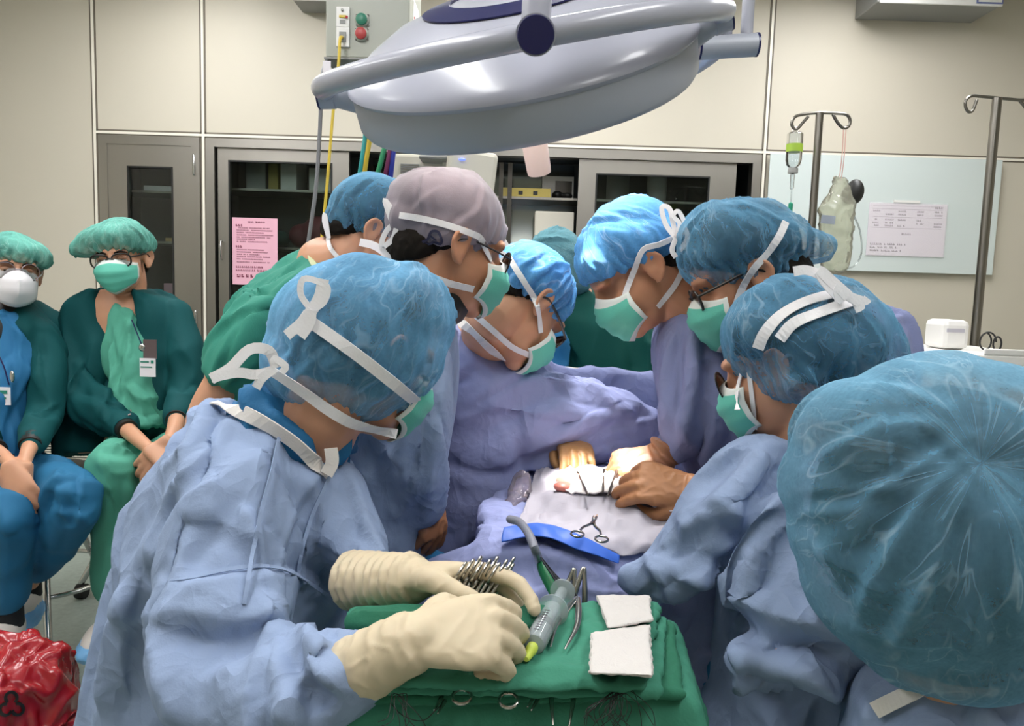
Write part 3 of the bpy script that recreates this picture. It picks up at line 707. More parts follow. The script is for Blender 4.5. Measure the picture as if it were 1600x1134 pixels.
# cables and hoses
o = put('power_cable', wire([(512, 92), (503, 120), (500, 200), (494, 290), (486, 350), (476, 420), (470, 520)], [2.36, 2.3, 2.3, 2.3, 2.3, 2.3, 2.3], .006), M_greycable); tag(o, 'grey power cable hanging left of the yellow one', 'cable')
o = put('paper_tag', boxm(*(lambda p: (p[0] - .001, p[0] + .022, 2.285, 2.287, p[2] - .05, p[2]))(P(505, 95, 2.285))), M_paper, None, False); tag(o, 'small white paper tag on the grey power cable', 'tag')
o = put('yellow_cable', wire([(535, 58), (531, 62), (529, 100), (521, 170), (515, 240), (509, 310), (502, 380), (497, 460)], [PY - .012, PY - .045, PY - .05, PY - .05, PY - .05, PY - .05, PY - .05, PY - .05], .0045), M_yel); tag(o, 'yellow cable plugged into the pendant socket', 'cable')
for xs, m, l in (((572, 566, 560), M_teal, 'teal gas hose, leftmost below the surgical lamp'), ((579, 572, 567), M_yel, 'yellow gas hose between the teal and green hoses'), ((606, 596, 586), M_grn, 'green gas hose right of the yellow hose'), ((614, 607, 600), M_purp, 'purple gas hose between the green and blue hoses'), ((618, 613, 609), M_blu, 'dark blue gas hose, rightmost below the surgical lamp')):
    k = PY + .25
    top = P(xs[0], 120, k)
    o = put('gas_hose', tube3([(top[0] * .9 - .02, k + .03, CEIL_Z - .002), top, P(xs[0], 200, k), P(xs[1], 250, k), P(xs[2], 290, k + .02), P(xs[2] - 6, 360, k + .05), P(xs[2] - 4, 520, k + .1)], [.0085] * 7, 5, 12), m); tag(o, l, 'hose', 'gas hoses below the lamp')

# ---------------------------------------------------------------- anaesthesia machine behind the grey cap
AY = 2.75
a, b = P(607, 262, AY), P(770, 262, AY); zt = P(690, 243, AY)[2]
am = thing('anaesthesia_machine', 'beige anaesthesia machine behind the man in the grey cap', 'machine', ((a[0] + b[0]) / 2, AY + .2, 0))
put('machine_body', boxm(a[0], P(706, 262, AY)[0], AY, AY + .35, .12, P(650, 240, AY)[2]), M_beige, am, smooth=False, bevel=.012)
put('vent_panel', join([boxm(P(630, 0, AY)[0], P(660, 0, AY)[0], AY - .006, AY - .0005, P(645, 258 + 3 * k, AY)[2], P(645, 256.5 + 3 * k, AY)[2]) for k in range(5)]), M_grey, am, smooth=False)
put('tray_top', boxm(P(664, 0, AY)[0], P(715, 0, AY)[0], AY - .1, AY + .1, P(690, 256, AY)[2], P(690, 250, AY)[2]), M_grey, am, smooth=False, bevel=.008)
mo = put('monitor', xf(box((0, 0, 0), .17, .05, .17), np.array([[.97, -.2, .1], [.2, .97, 0], [-.1, 0, .99]]), P(735, 275, AY - .1)), M_beige, am, smooth=False, bevel=.015)
put('screen_back', xf(box((.0, .03, .01), .11, .02, .1), np.eye(3), P(715, 268, AY - .06)), M_white, mo, smooth=False, bevel=.01)
put('status_light', ellip(P(722, 249, AY - .14), (.012, 0, 0), (0, .006, 0), (0, 0, .004)), mat('blue_led', '6a80ff', .3, emit=1.5), am)
put('wheel_base', boxm(a[0] - .02, b[0] + .02, AY - .05, AY + .4, .05, .119), M_grey, am, smooth=False, bevel=.01)
for x in (a[0] + .03, b[0] - .03):
    for y in (AY, AY + .34): put('caster', tube3([(x - .012, y, .03), (x + .012, y, .03)], [.03, .03], 1, 20, rounded=False), M_black, am)

# ---------------------------------------------------------------- drip stands
def stand(px, py, Y, r, arms, lab):
    tp = P(px, py, Y); t = thing('drip_stand', lab, 'drip stand', (tp[0], tp[1], 0))
    put('pole', tube3([(tp[0], tp[1], .09), tp], [r, r], 1, 20, rounded=False), M_pole, t)
    put('collar', tube3([(tp[0], tp[1], .95), (tp[0], tp[1], 1.01)], [r * 1.6, r * 1.6], 1, 20, rounded=False), M_black, t)
    for arm in arms: put('hook', wire([(q[0], q[1]) for q in arm], [Y + (q[2] if len(q) > 2 else 0) for q in arm], .0055, 5, 10), M_pole, t)
    for k in range(5):
        an = k * 2 * math.pi / 5 + .3; e = np.array([tp[0] + .26 * math.cos(an), tp[1] + .26 * math.sin(an), .075])
        lg = put('leg', tube3([(tp[0], tp[1], .1), e], [.014, .011], 1, 12), M_pole, t)
        put('caster', tube3([e + (-.01, 0, -.045), e + (.01, 0, -.045)], [.03, .03], 1, 16, rounded=False), M_black, lg)
    return t
stand(1281, 176, 2.85, .0135, [[(1281, 176), (1260, 178), (1243, 182), (1237, 192), (1240, 200), (1246, 201), (1254, 192), (1262, 183)], [(1281, 176), (1305, 177), (1322, 179), (1328, 187), (1326, 197), (1318, 200), (1309, 192), (1302, 180)]], 'steel drip stand carrying the bottle and the clear bag')
stand(1558, 153, 2.86, .0165, [[(1558, 153), (1535, 151), (1518, 150), (1509, 157), (1509, 168), (1514, 175), (1520, 172), (1526, 157)], [(1558, 153), (1590, 156), (1615, 158), (1622, 168), (1618, 178), (1610, 178), (1600, 165), (1594, 158)]], 'empty steel drip stand at the right edge')
# bottle
by = 2.85; k = by / FPX
bt = P(1243, 206, by); t = thing('infusion_bottle', 'small clear infusion bottle with green label hanging on the drip stand', 'bottle', bt)
M_clear = glass_mat('clear_plastic', 'f2f5f5', .12, 'e8eef0', .08)
put('bottle_body', lathe([(.004, -.0), (.022, -.002), (.0285, -.008), (.0285, -.1), (.024, -.118), (.013, -.128), (.013, -.136)], bt, n=32), M_clear, t)
put('label', lathe([(.0288, -.044), (.0292, -.044), (.0292, -.072), (.0288, -.072)], bt, n=32, caps=False), mat('label_green', '9fbf3e', .5), t)
put('cap', lathe([(.0165, -.128), (.018, -.130), (.018, -.146), (.015, -.147)], bt, n=24), M_grey, t)
put('drip_chamber', lathe([(.003, -.147), (.008, -.152), (.007, -.2), (.003, -.205)], bt, n=16), M_clear, t)
put('green_clamp', lathe([(.003, -.25), (.008, -.255), (.0075, -.32), (.004, -.326)], bt, n=16), mat('clamp_green', '229070', .4), t)
put('drip_line', tube3([bt + (0, 0, -.203), bt + (.0, 0, -.3), bt + (.005, 0, -.45), bt + (.03, -.05, -.7)], [.0022] * 4, 4, 8), M_clear, t)
put('hanger', tube3([bt + (-.012, 0, -.004), bt + (-.008, 0, .014), bt + (.003, 0, .018), bt + (.012, 0, -.004)], [.0016] * 4, 4, 6), M_white, t)
# collapsed clear bag
bg = P(1311, 280, by); t = thing('infusion_bag', 'crumpled clear infusion bag on pink cord hanging on the drip stand', 'bag', bg)
V, F = union([outl([(1302, 276, 1322, 276, by, .012), (1296, 300, 1330, 300, by, .018), (1284, 318, 1336, 318, by, .03), (1279, 330, 1335, 330, by, .034), (1280, 370, 1332, 372, by, .034), (1281, 410, 1326, 412, by, .03), (1284, 424, 1318, 426, by, .02)], 4, 24)], .006, 2)
V = crumple(V, F, .006, .05, 3)
put('bag_film', (V, F), glass_mat('bag_film', 'eeeee2', .3, 'dcdcca', .15), t)
put('printed_label', ribbon(*layline([Surf(V, F)], [(1283, 342), (1305, 344)], .002), .03), mat('bag_print', 'a9b2c6', .5, alpha=.6), t)
put('cord', join([wire([(1318, 200), (1316, 240), (1311, 282)], by, .0016), wire([(1322, 200), (1319, 245), (1314, 284)], by, .0016)]), mat('pink_cord', 'd8a49a', .6), t)
put('outlet_tube', wire([(1334, 336), (1344, 362), (1346, 395), (1336, 414), (1322, 420)], by - .01, .003), M_clear, t)
o = put('inflation_bulb', union([ellpx(1335, 300, by + .05, 14, 20, 10, .035), ellpx(1325, 305, by + .05, 10, 14, 0, .03)], .005, 3), M_black); tag(o, 'black rubber bulb behind the infusion bag', 'bulb')

# ---------------------------------------------------------------- white cart at the right edge
ky = 2.3; a, b = P(1455, 560, ky), P(1660, 560, ky); zt = P(1570, 556, ky)[2]
ct = thing('medical_cart', 'white medical cart at the right edge behind the big blue cap', 'cart', ((a[0] + b[0]) / 2, ky + .2, 0))
put('cart_body', boxm(a[0] + .03, b[0] - .03, ky + .04, ky + .42, .14, zt - .03), M_white, ct, smooth=False, bevel=.01)
put('worktop', join([boxm(a[0], b[0], ky, ky + .46, zt - .03, zt), boxm(a[0] + .16, b[0], ky, ky + .012, zt + .0005, zt + .02)]), M_white, ct, smooth=False, bevel=.004)
for zz in (.3, .55, .8): put('drawer', boxm(a[0] + .05, b[0] - .05, ky + .025, ky + .0395, zz - .1, zz + .1), M_beige, ct, smooth=False, bevel=.004)
for x in (a[0] + .07, b[0] - .07):
    for y in (ky + .08, ky + .38): put('caster', tube3([(x - .015, y, .06), (x + .015, y, .06)], [.06, .06], 1, 20, rounded=False), M_black, ct)
dv = P(1495, 556, 2.5); zt2 = zt
t = thing('monitor_module', 'small white boxy device standing on the cart', 'device', (dv[0], 2.55, zt))
x0, x1 = P(1473, 520, 2.5)[0], P(1517, 520, 2.5)[0]; zh = P(1495, 500, 2.5)[2]
put('housing', boxm(x0, x1, 2.5, 2.62, zt + .001, zh), M_white, t, smooth=False, bevel=.018)
put('display', boxm(x0 + .012, x1 - .022, 2.4965, 2.4995, zh - .04, zh - .028), mat('display_grey', 'b9b6c0', .4), t, smooth=False)
o = put('coiled_cable', join([tube3([np.array([P(1546, 530, 2.45)[0] + .022 * math.cos(q), 2.45 + .004 * q, P(1546, 533, 2.45)[2] + .028 * math.sin(q)]) for q in np.linspace(0, 7.5, 20)], [.0028] * 20, 2, 8), tube3([np.array([P(1558, 540, 2.45)[0] + .013 * math.cos(q), 2.45, P(1558, 537, 2.45)[2] + .022 * math.sin(q)]) for q in np.linspace(-1, 4, 12)], [.003] * 12, 2, 8)]), M_black); tag(o, 'coiled black cable hanging beside the empty drip stand', 'cable')

# ---------------------------------------------------------------- people: builders
M_skin = mat('skin', 'c69274', .5, var=.08, vscale=30, sub=.15)
M_skin2 = mat('skin_warm', 'bd8768', .5, var=.08, vscale=30, sub=.15)
M_hair = mat('black_hair', '17130f', .7, spec=.12, bump=.5, bscale=160, stretch=(1, 1, .25))
M_gown = gown_mat('gown_blue', '8a9bb9')
M_gown2 = gown_mat('gown_lavender_lamplit', '858cb4')  # lavender gown cloth, pinker because the lamp's glow is put into its colour
M_binding = mat('white_binding', 'ded8d2', .75, bump=.2, bscale=300)
M_strap = mat('white_tape', 'e6e4e6', .7, bump=.2, bscale=300)
M_mask = mat('mask_green', '62c0ab', .7, bump=.2, bscale=350)
M_maskw = mat('mask_white', 'dfe4df', .7)
M_n95 = mat('respirator_white', 'e6e2e6', .7)
M_capA = cap_mat('cap_blue', '68a2c9', .47, 3.0, 1.0)
M_capC = cap_mat('cap_blue_grey', '5f97ba', .4, 3.2, 3.1)
M_capD = cap_mat('cap_big_blue', '6c9fbb', .38, 3.0, 4.7)
M_capT = cap_mat('cap_teal', '62a598', .62, 4, 5.5)
M_capBr = cap_mat('cap_bright_blue', '5594cc', .84, 3, 6.5)
M_greycap = mat('cap_grey_cloth', '847a84', .8, bump=.2, bscale=400, sheen=.2)
M_scrub_g = mat('scrub_green', '2c8270', .8, bump=.25, bscale=300, var=.06)
M_scrub_l = mat('scrub_light_green', '4f9e88', .8, bump=.25, bscale=300, var=.06)
M_jacket = mat('jacket_dark_green', '08474a', .75, spec=.2, bump=.2, bscale=300, var=.08)
M_jacket2 = mat('jacket_forest', '0a4740', .75, spec=.2, bump=.2, bscale=300, var=.08)
M_scrub_b = mat('scrub_blue', '1f6c9c', .75, bump=.25, bscale=300, var=.06)
M_glove = mat('latex_cream', 'c9b99c', .55, var=.05, vscale=14, sub=.05)
M_gloveb = mat('latex_brown', '9a6a4c', .45, var=.08, vscale=14)
M_frame = mat('spectacle_black', '17120f', .3)
M_frame_m = mat('spectacle_metal', '8a7a80', .3, .8)
M_lensg = glass_mat('spectacle_lens', 'f2f2f2')
M_eye = mat('eye_white', 'd9d0c8', .3); M_iris = mat('eye_iris', '1d120c', .2)
M_sock = mat('black_sock', '15151a', .8)
M_shoe = mat('white_shoe', 'd8cfc8', .5); M_shoecover = mat('shoe_cover_blue', '7ab4e6', .5, bump=.4, bscale=60)

class Head:
    def __init__(s, cx, cy, Y, fwd, up=(0, 0, 1), k=1.0):
        s.c = P(cx, cy, Y); f = nv(fwd); r = nv(np.cross(f, up)); u = np.cross(r, f)
        s.R = np.stack([r, f, u], 1); s.k = k
    def w(s, x, y, z): return s.c + s.R @ (np.array([x, y, z]) * s.k)
    def ell(s, c, r, rotz=0):
        a = np.diag(r) * s.k
        if rotz:
            q = np.array([[math.cos(rotz), -math.sin(rotz), 0], [math.sin(rotz), math.cos(rotz), 0], [0, 0, 1]]); a = q @ a
        return ellip(s.w(*c), s.R @ a[:, 0], s.R @ a[:, 1], s.R @ a[:, 2])
    def tube(s, pts, r, **k): return tube3([s.w(*p) for p in pts], np.array(r) * s.k, **k)
    def shells(s, neck=None):
        e = s.ell
        L = [e((0, -.016, .034), (.075, .097, .088)), e((0, .026, -.03), (.064, .066, .084)), e((0, .038, -.074), (.051, .052, .044)), e((0, .074, -.097), (.023, .021, .02)),
             e((0, .072, .024), (.056, .022, .016)), e((.036, .062, -.03), (.026, .026, .026)), e((-.036, .062, -.03), (.026, .026, .026)), e((0, .089, -.066), (.022, .011, .007)), e((0, .087, -.077), (.019, .011, .007)),
             s.tube([(0, .086, .014), (0, .1, -.012), (0, .108, -.032)], [.009, .0105, .0125]), e((.013, .098, -.037), (.009, .011, .008)), e((-.013, .098, -.037), (.009, .011, .008))]
        for q in (-1, 1):
            L.append(e((q * .078, -.012, -.012), (.007, .019, .03), q * .35))
            L.append(s.tube([(q * .075, .004, -.002), (q * .083, -.004, .016), (q * .089, -.022, .017), (q * .091, -.033, -.002), (q * .087, -.027, -.022), (q * .08, -.012, -.036), (q * .076, -.003, -.038)], [.0042, .0048, .005, .005, .0048, .0058, .005], n=10))
        if neck is not None:
            L.append(tube3([s.w(0, -.022, -.02), s.w(0, -.028, -.09), neck], np.array([.056, .056, .064]) * s.k))
        return L
    def sculpt(s, V, F):
        """eye sockets and ear hollows"""
        N = norms(V, F); L = ((V - s.c) @ s.R) / s.k; D = np.zeros(len(V))
        for q in (-1, 1):
            d = np.linalg.norm((L - (q * .031, .088, -.001)) / (.019, .03, .012), axis=1); D -= .009 * np.exp(-d ** 2)
            d = np.linalg.norm((L - (q * .088, -.014, -.006)) / (.02, .011, .013), axis=1); D -= .006 * np.exp(-d ** 2)
        return V + N * (D * s.k)[:, None]

def union_body(hd, extra, neck, voxel=.004, smooth=2):
    V, F = union(hd.shells(neck) + extra, voxel, smooth)
    return hd.sculpt(V, F), F
def hairdo(hd, t, extra=(), ears=False):
    e = hd.ell
    V, F = union([e((0, -.02, .037), (.08, .1, .089)), e((0, -.066, -.03), (.062, .048, .056))], .004, 2)
    L = ((V - hd.c) @ hd.R) / hd.k
    # hairline: the cap of hair sits above a slanted line from forehead to nape
    lim = np.where(L[:, 1] > 0, .0 + .62 * L[:, 1], .0 + .72 * L[:, 1])
    lo = L[:, 2] < lim
    L[lo, 2] = lim[lo]; L[lo, :2] *= .93
    V = hd.c + (L * hd.k) @ hd.R.T
    if extra: V, F = union([(V, F.tolist())] + [ellpx(*q) for q in extra] + ([hd.ell((q * .075, -.012, -.008), (.034, .04, .05)) for q in (-1, 1)] if ears else []), .005, 2)
    V = crumple(V, F, .0025, .02, 4)
    put('hair', (V, F), M_hair, t); return Surf(V, F)
def mask(hd, t, m=None, name='face_mask', wide=84, off=.0, low=-.113):
    m = m or M_mask; nu, nv_ = 29, 17
    V = []
    for j in range(nv_):
        q = j / (nv_ - 1)
        for i in range(nu):
            ph = math.radians(wide) * (2 * i / (nu - 1) - 1); sn, cs = math.sin(ph), math.cos(ph); a = abs(sn)
            zt = .004 - .022 * a ** 1.5; zb = low + .03 * a ** 1.5
            z = zt + (zb - zt) * q
            fr = np.interp(q, [0, .12, .32, .5, .75, .92, 1], [.058, .07, .086, .082, .073, .064, .052])
            rx = np.interp(q, [0, .3, .7, 1], [.067, .07, .066, .052])
            pl = .005 * ((q * 4) % 1) * (1 if .12 < q < .9 else 0) * (1 - a ** 3)
            y = .042 + (fr + pl + off) * cs ** .8 if cs > 0 else .042 + fr * cs
            V.append(hd.w(rx * sn, y, z))
    V = np.array(V); F = [(j * nu + i, j * nu + i + 1, (j + 1) * nu + i + 1, (j + 1) * nu + i) for j in range(nv_ - 1) for i in range(nu - 1)]
    o = put(name, (V, F), [m, M_maskw], t, solid=.0015)
    for k, p in enumerate(o.data.polygons):
        j, i = divmod(k, nu - 1)
        if m is M_mask and (j in (0, 1) or j >= nv_ - 2 or i in (0, nu - 2)): p.material_index = 1
    return o, V.reshape(nv_, nu, 3)
def specs(hd, t, m, r=.0245, rnd=False, lens=M_lensg, y=.103, name='spectacles', temple=True, thick=.0018):
    fr = []
    o = None
    def loop(q):
        th = np.linspace(0, 2 * np.pi, 25); rx, rz = (r, r) if rnd else (r * 1.08, r * .8)
        e = 2.0 if rnd else 2.8
        return [hd.w(q * .034 + rx * np.sign(math.cos(a)) * abs(math.cos(a)) ** (2 / e), y - abs(q * .034 + rx * math.cos(a)) * .13, -.004 + rz * np.sign(math.sin(a)) * abs(math.sin(a)) ** (2 / e)) for a in th]
    L = [tube3(loop(q), [thick] * 25, 1, 8, rounded=False) for q in (-1, 1)]
    L.append(tube3([hd.w(-.011, y, .0), hd.w(0, y + .003, .004), hd.w(.011, y, .0)], [thick * .9] * 3, 4, 8))
    o = put(name, join(L), m, t)
    for q in (-1, 1):
        lp = np.array(loop(q)[:-1]); c = lp.mean(0)
        put('lens', (np.vstack([lp, c]), [(i, (i + 1) % 24, 24) for i in range(24)]), lens, o, smooth=False, solid=.001)
        if temple: put('temple', tube3([hd.w(q * .061, y - .008, .004), hd.w(q * .075, .05, .006), hd.w(q * .08, -.005, .006), hd.w(q * .082, -.03, -.012)], [thick * .9, thick, thick, thick * .9], 4, 8), m, o)
    return o
def eyes(hd, t, open_=.55):
    for q in (-1, 1):
        e = put('eye', hd.ell((q * .031, .0765, -.002), (.0125, .0115, .0105)), M_eye, t)
        put('iris', hd.ell((q * .031 + .002, .0875, -.003), (.0052, .0022, .0052)), M_iris, e)
        put('eyelid', hd.ell((q * .031, .0772, .0015), (.0145, .0128, .0085)), M_skin, t)
        b = [(q * .014, .091, .019), (q * .03, .092, .024), (q * .048, .079, .02)]
        put('eyebrow', hd.tube(b, [.0028, .0035, .002], k=1.0), M_hair, t)
def cap(hd, t, ells, m, voxel=.0045, squash=True, plane=(0, -.43, .9, .0), pleat=.004, npl=26, cr=.005, crs=.05, seed=1, name='surgical_cap', keep=.12, smooth=5, extra=(), fo=36, pole=None, fl=()):
    V, F = union([ellpx(*e) for e in ells] + [hd.ell((0, -.02, .04), (.088, .107, .094))] + list(extra), voxel, smooth)
    L = ((V - hd.c) @ hd.R) / hd.k
    n = nv(plane[:3]); s = L @ n - plane[3]
    if squash:
        b = s < 0
        L[b] -= np.outer(s[b] * (1 - keep), n)
        V = hd.c + (L * hd.k) @ hd.R.T
    N = norms(V, F); ph = np.arctan2(L[:, 1], L[:, 0]) + .12 * noise(V / .03); gs = s
    if pole is not None:            # the cloth is gathered towards a point of its own
        pa = nv(P(*pole) - hd.c); p1 = nv(np.cross(pa, (0, 0, 1))); p2 = np.cross(pa, p1); Q = V - hd.c; gs = .1 - Q @ pa; ph = np.arctan2(Q @ p1, Q @ p2)
    amp = np.exp(-np.maximum(s, 0) / .05)
    V = V + N * (pleat * amp * np.sin(ph * npl))[:, None]
    V = crumple(V, F, cr * .7, crs * 1.2, seed, axis=hd.R[:, 2], stretch=2.2, sharp=False)
    if fl: V = folds(V, F, fl)
    V = autofold(V, F, fo, hd.R[:, 2], seed, (.0025, .006), (.003, .006), (.06, .18), 40, 0)
    o = put(name, (V, F), m, t)
    at = o.data.attributes.new('gather', 'FLOAT_VECTOR', 'POINT'); at.data.foreach_set('vector', np.stack([np.cos(ph), np.sin(ph), gs / .3], 1).astype(np.float32).reshape(-1))
    return Surf(V, F)
def tape(name, surfs, pl, w, m, t, off=.004, dflt=None):
    p, n = layline(surfs, pl, off, 4, dflt)
    return put(name, ribbon(p, n, w), m, t, smooth=False)

# ---- hands
def hand(Wp, d, n, side=1, curl=(30, 40, 20), spread=1.0, scale=1.0, thumb=((.5, .7, -.3), (.75, .5, -.3)), curls=None, wrist=None, flat=1.0):
    """Wp wrist, d towards the knuckles, n normal of the back of the hand, side +1 puts the thumb along d x n"""
    d = nv(d); n = nv(n - d * np.dot(n, d)); s = np.cross(d, n) * side; k = scale
    def g(a, b, c): return Wp + (d * a + s * b + n * c) * k
    L = [loft([ring(g(a, b, 0), s * w_ * k, n * h * k, 20, 2.5) for a, b, w_, h in ((-.012, 0, .024, .017), (0, 0, .027, .019), (.03, .002, .036, .017), (.06, .001, .042, .0155), (.082, 0, .0415, .0135), (.094, 0, .037, .010))])]
    if wrist is not None: L.append(tube3([wrist, Wp + d * .01], [.032 * k, .026 * k], 2, 18))
    base = [(.088, .031, 0), (.094, .0105, .002), (.09, -.0105, .001), (.081, -.0305, -.001)]
    ln = [(.043, .026, .02), (.047, .03, .021), (.044, .028, .02), (.034, .021, .018)]
    for f in range(4):
        cu = curls[f] if curls else curl
        p = g(*base[f]); a = 0; sp = math.radians((6, 1.5, -3, -9)[f] * spread); pts = [g(base[f][0] - .022, base[f][1], 0), p]; rr = [.0105 * k, .0108 * k]
        for q in range(3):
            a += math.radians(cu[q]); dd = (d * math.cos(sp) + s * math.sin(sp)) * math.cos(a) - n * math.sin(a)
            p = p + dd * ln[f][q] * k; pts.append(p); rr.append((.0098, .0092, .008)[q] * k * (.9 if f == 3 else 1))
        L.append(tube3(pts, rr, 3, 14))
    t0 = g(.018, .022, -.006); t1 = t0 + (d * .6 + s * .75 - n * .3) / 1.0 * .028 * k
    t2 = t1 + nv(d * thumb[0][0] + s * thumb[0][1] + n * thumb[0][2]) * .036 * k; t3 = t2 + nv(d * thumb[1][0] + s * thumb[1][1] + n * thumb[1][2]) * .03 * k
    L.append(tube3([t0, t1, t2, t3], [.016 * k, .0145 * k, .0115 * k, .0092 * k], 3, 14))
    return L
def glove(t, shells, cuffpts, cuffr, m, name='glove', voxel=.0026, wr=.0, wf=380, seed=0, cr=.0012):
    cf = tube3(cuffpts, cuffr, 6, 24, rounded=False) if cuffpts is not None else None
    V, F = union(shells + ([cf] if cf else []), voxel, 2)
    if wr and cuffpts is not None:
        a, b = np.asarray(cuffpts[0]), np.asarray(cuffpts[-1]); ax = nv(b - a); x = (V - a) @ ax; l = np.linalg.norm(b - a)
        win = np.clip(np.minimum(x + .005, l * 1.02 - x) / .015, 0, 1); N = norms(V, F)
        V = V + N * (win * wr * np.sin(x * wf + 1.5 * noise(V / .02)))[:, None]
    V = crumple(V, F, cr, .022, seed)
    put(name, (V, F), m, t); return Surf(V, F)
def cloth(name, t, shells, m, voxel=.006, smooth=4, cr=.008, crs=.09, seed=0, axis=None, stretch=3, fl=(), auto=60, ah=((.006, .0135), (.005, .011), (.12, .38)), fine=.005, label=None, weight=None):
    V, F = union(shells, voxel, smooth)
    if cr: V = crumple(V, F, cr, crs * 1.7, seed, axis, 3, sharp=False)
    if auto: V = autofold(V, F, auto, axis if axis is not None else (0, 0, 1), seed, *ah)
    if fl: V = folds(V, F, fl)
    V = lap(V, F, 1, .25)
    put(name, (V, F), m, t, label=label); return Surf(V, F)
def core(rows): return outl(rows, 3, 24)

def stand_legs(t, cx, Y, m, tx=.0):
    """lower legs and shoes of a standing person below the gown"""
    x = P(cx, 1000, Y)[0]
    cloth('trousers', t, [tube3([(x + s * .1, Y, .62), (x + s * .1, Y, .35), (x + s * .105, Y, .07)], [.085, .072, .062], 3, 20) for s in (-1, 1)], m, .009, 3, .006, .1, 3, auto=8)
    for s in (-1, 1):
        q = np.array([x + s * .105, Y - .02, .0])
        V, F = union([ellip(q + (0, -.06, .045), (.05, 0, 0), (0, .13, 0), (0, 0, .042)), ellip(q + (0, .03, .06), (.045, 0, 0), (0, .06, 0), (0, 0, .055))], .007, 3); V[:, 2] = np.maximum(V[:, 2], .003)
        put('shoe', (V, F), M_shoe, t)

# ---------------------------------------------------------------- the people
def shrink(rows, k=.78, kb=.75, dy=0):
    return [((r[0] + r[2]) / 2 - (r[2] - r[0]) / 2 * k, (r[1] + r[3]) / 2 - (r[3] - r[1]) / 2 * k, (r[0] + r[2]) / 2 + (r[2] - r[0]) / 2 * k, (r[1] + r[3]) / 2 + (r[3] - r[1]) / 2 * k, r[4], r[5] * kb) for r in rows]
def thin(t, k=.6): return [(p[0], p[1], p[2], p[3] * k) for p in t]
def base(cx, Y): q = P(cx, 600, Y); return (q[0], q[1], 0)

# ======== scrub nurse in the left foreground
t = thing('person', 'scrub nurse in blue gown with cream gloves leaning over the green instrument tray', 'person', base(400, 1.12))
hd = Head(580, 545, 1.13, (.64, .62, -.45))
rows = [(352, 630, 512, 728, 1.12, .075), (330, 640, 530, 722, 1.12, .105), (285, 685, 548, 745, 1.12, .135), (238, 750, 558, 800, 1.13, .15), (212, 830, 562, 850, 1.14, .16), (190, 930, 560, 930, 1.15, .17), (160, 1040, 560, 1040, 1.16, .18), (125, 1150, 570, 1150, 1.17, .19), (90, 1300, 590, 1300, 1.18, .2), (70, 1520, 600, 1520, 1.2, .2)]
armR = [(385, 735, 1.06, 84), (378, 830, .99, 98), (362, 930, .93, 108), (345, 1020, .87, 108), (365, 1085, .83, 92), (440, 1092, .79, 92), (510, 1072, .765, 72), (556, 1050, .752, 62)]
armL = [(520, 770, 1.1, 55), (548, 850, 1.05, 52), (560, 890, 1.0, 42), (575, 903, .97, 37)]
nB = P(478, 700, 1.12)
Vb, Fb = union_body(hd, [core(shrink(rows[:8]))] + [tube(thin(armR, .45)), tube(thin(armL, .6))], nB)
put('body', (Vb, Fb), M_skin, t); hair = hairdo(hd, t, [(556, 535, 1.13, 112, 98, 22, .114), (535, 585, 1.12, 76, 34, 20, .09)])
fl = [([(560, 660), (512, 730), (470, 800), (448, 890), (440, 960)][1:], -.004, .006), ([(292, 908), (340, 893), (400, 886), (450, 884)], -.006, .007), ([(450, 884), (500, 905), (545, 935)], -.006, .007),
      ([(420, 700), (350, 760), (300, 800), (268, 850), (240, 880)], .012, .022), ([(330, 700), (270, 780), (225, 880)], .012, .02), ([(395, 760), (330, 830), (290, 900)], -.012, .02),
      ([(240, 970), (300, 960), (370, 972), (440, 962)], .016, .022), ([(262, 985), (330, 1000), (420, 985)], -.014, .02), ([(380, 960), (430, 1000), (440, 1060)], .012, .018),
      ([(290, 1134), (262, 1060), (240, 990)], .012, .02), ([(470, 990), (500, 1040), (540, 1075)], .012, .012), ([(445, 1010), (480, 1080), (500, 1120)], -.012, .014), ([(500, 985), (535, 1030), (560, 1080)], -.01, .01), ([(520, 1000), (470, 1060), (430, 1130)], .010, .014),
      ([(470, 740), (500, 800), (500, 860)], .009, .016), ([(480, 960), (530, 900), (555, 850)], -.012, .02), ([(205, 900), (180, 1000), (160, 1120)], .01, .02), ([(232, 920), (205, 1020), (190, 1130)], -.014, .022), ([(330, 650), (300, 690), (250, 740)], .008, .018), ([(420, 640), (410, 720), (380, 820)], .006, .02)]
fl = [(q[0], q[1] * 1.35, q[2] * .9) for q in fl]
gown = cloth('surgical_gown', t, [outl(rows), tube(armR), tube(armL)], M_gown, .0055, 5, .009, .085, 1, axis=(.5, 0, -1), stretch=2.6, fl=fl)
ga = [gown]
cl = cloth('scrub_collar', t, [outl([(372, 645, 515, 735, 1.12, .085), (385, 622, 528, 712, 1.12, .084), (398, 600, 532, 690, 1.12, .082)], 4)], mat('scrub_deep_blue', '0f5f8d', .75, bump=.2, bscale=300), .005, 2, .003, .05, 3)
ga = [gown, cl]
put('gown_collar', join([ribbon(*layline(ga, [(334, 628), (372, 641), (420, 665), (460, 692), (488, 718), (512, 740)], .004, 4, 1.06), .02, .0012), band([(510, 741), (519, 722), (517, 700)], 1.03, .018)]), M_binding, t, smooth=False)
for sm_ in ([(436, 684), (424, 740), (408, 800), (394, 870), (381, 944)], [(262, 905), (300, 902), (350, 890), (400, 884), (440, 888), (475, 905), (512, 930)], [(515, 745), (490, 800), (474, 850), (466, 890)]):
    tape('seam', [gown], sm_, .005, M_gown, t, .0022)
cp = cap(hd, t, [(560, 528, 1.13, 140, 122, 22, .135), (500, 568, 1.12, 92, 78, 30, .11), (625, 500, 1.15, 86, 92, 10, .12), (545, 610, 1.12, 85, 42, 20, .095)], M_capA, seed=2, cr=.006, pleat=.002, squash=False)
mask(hd, t)
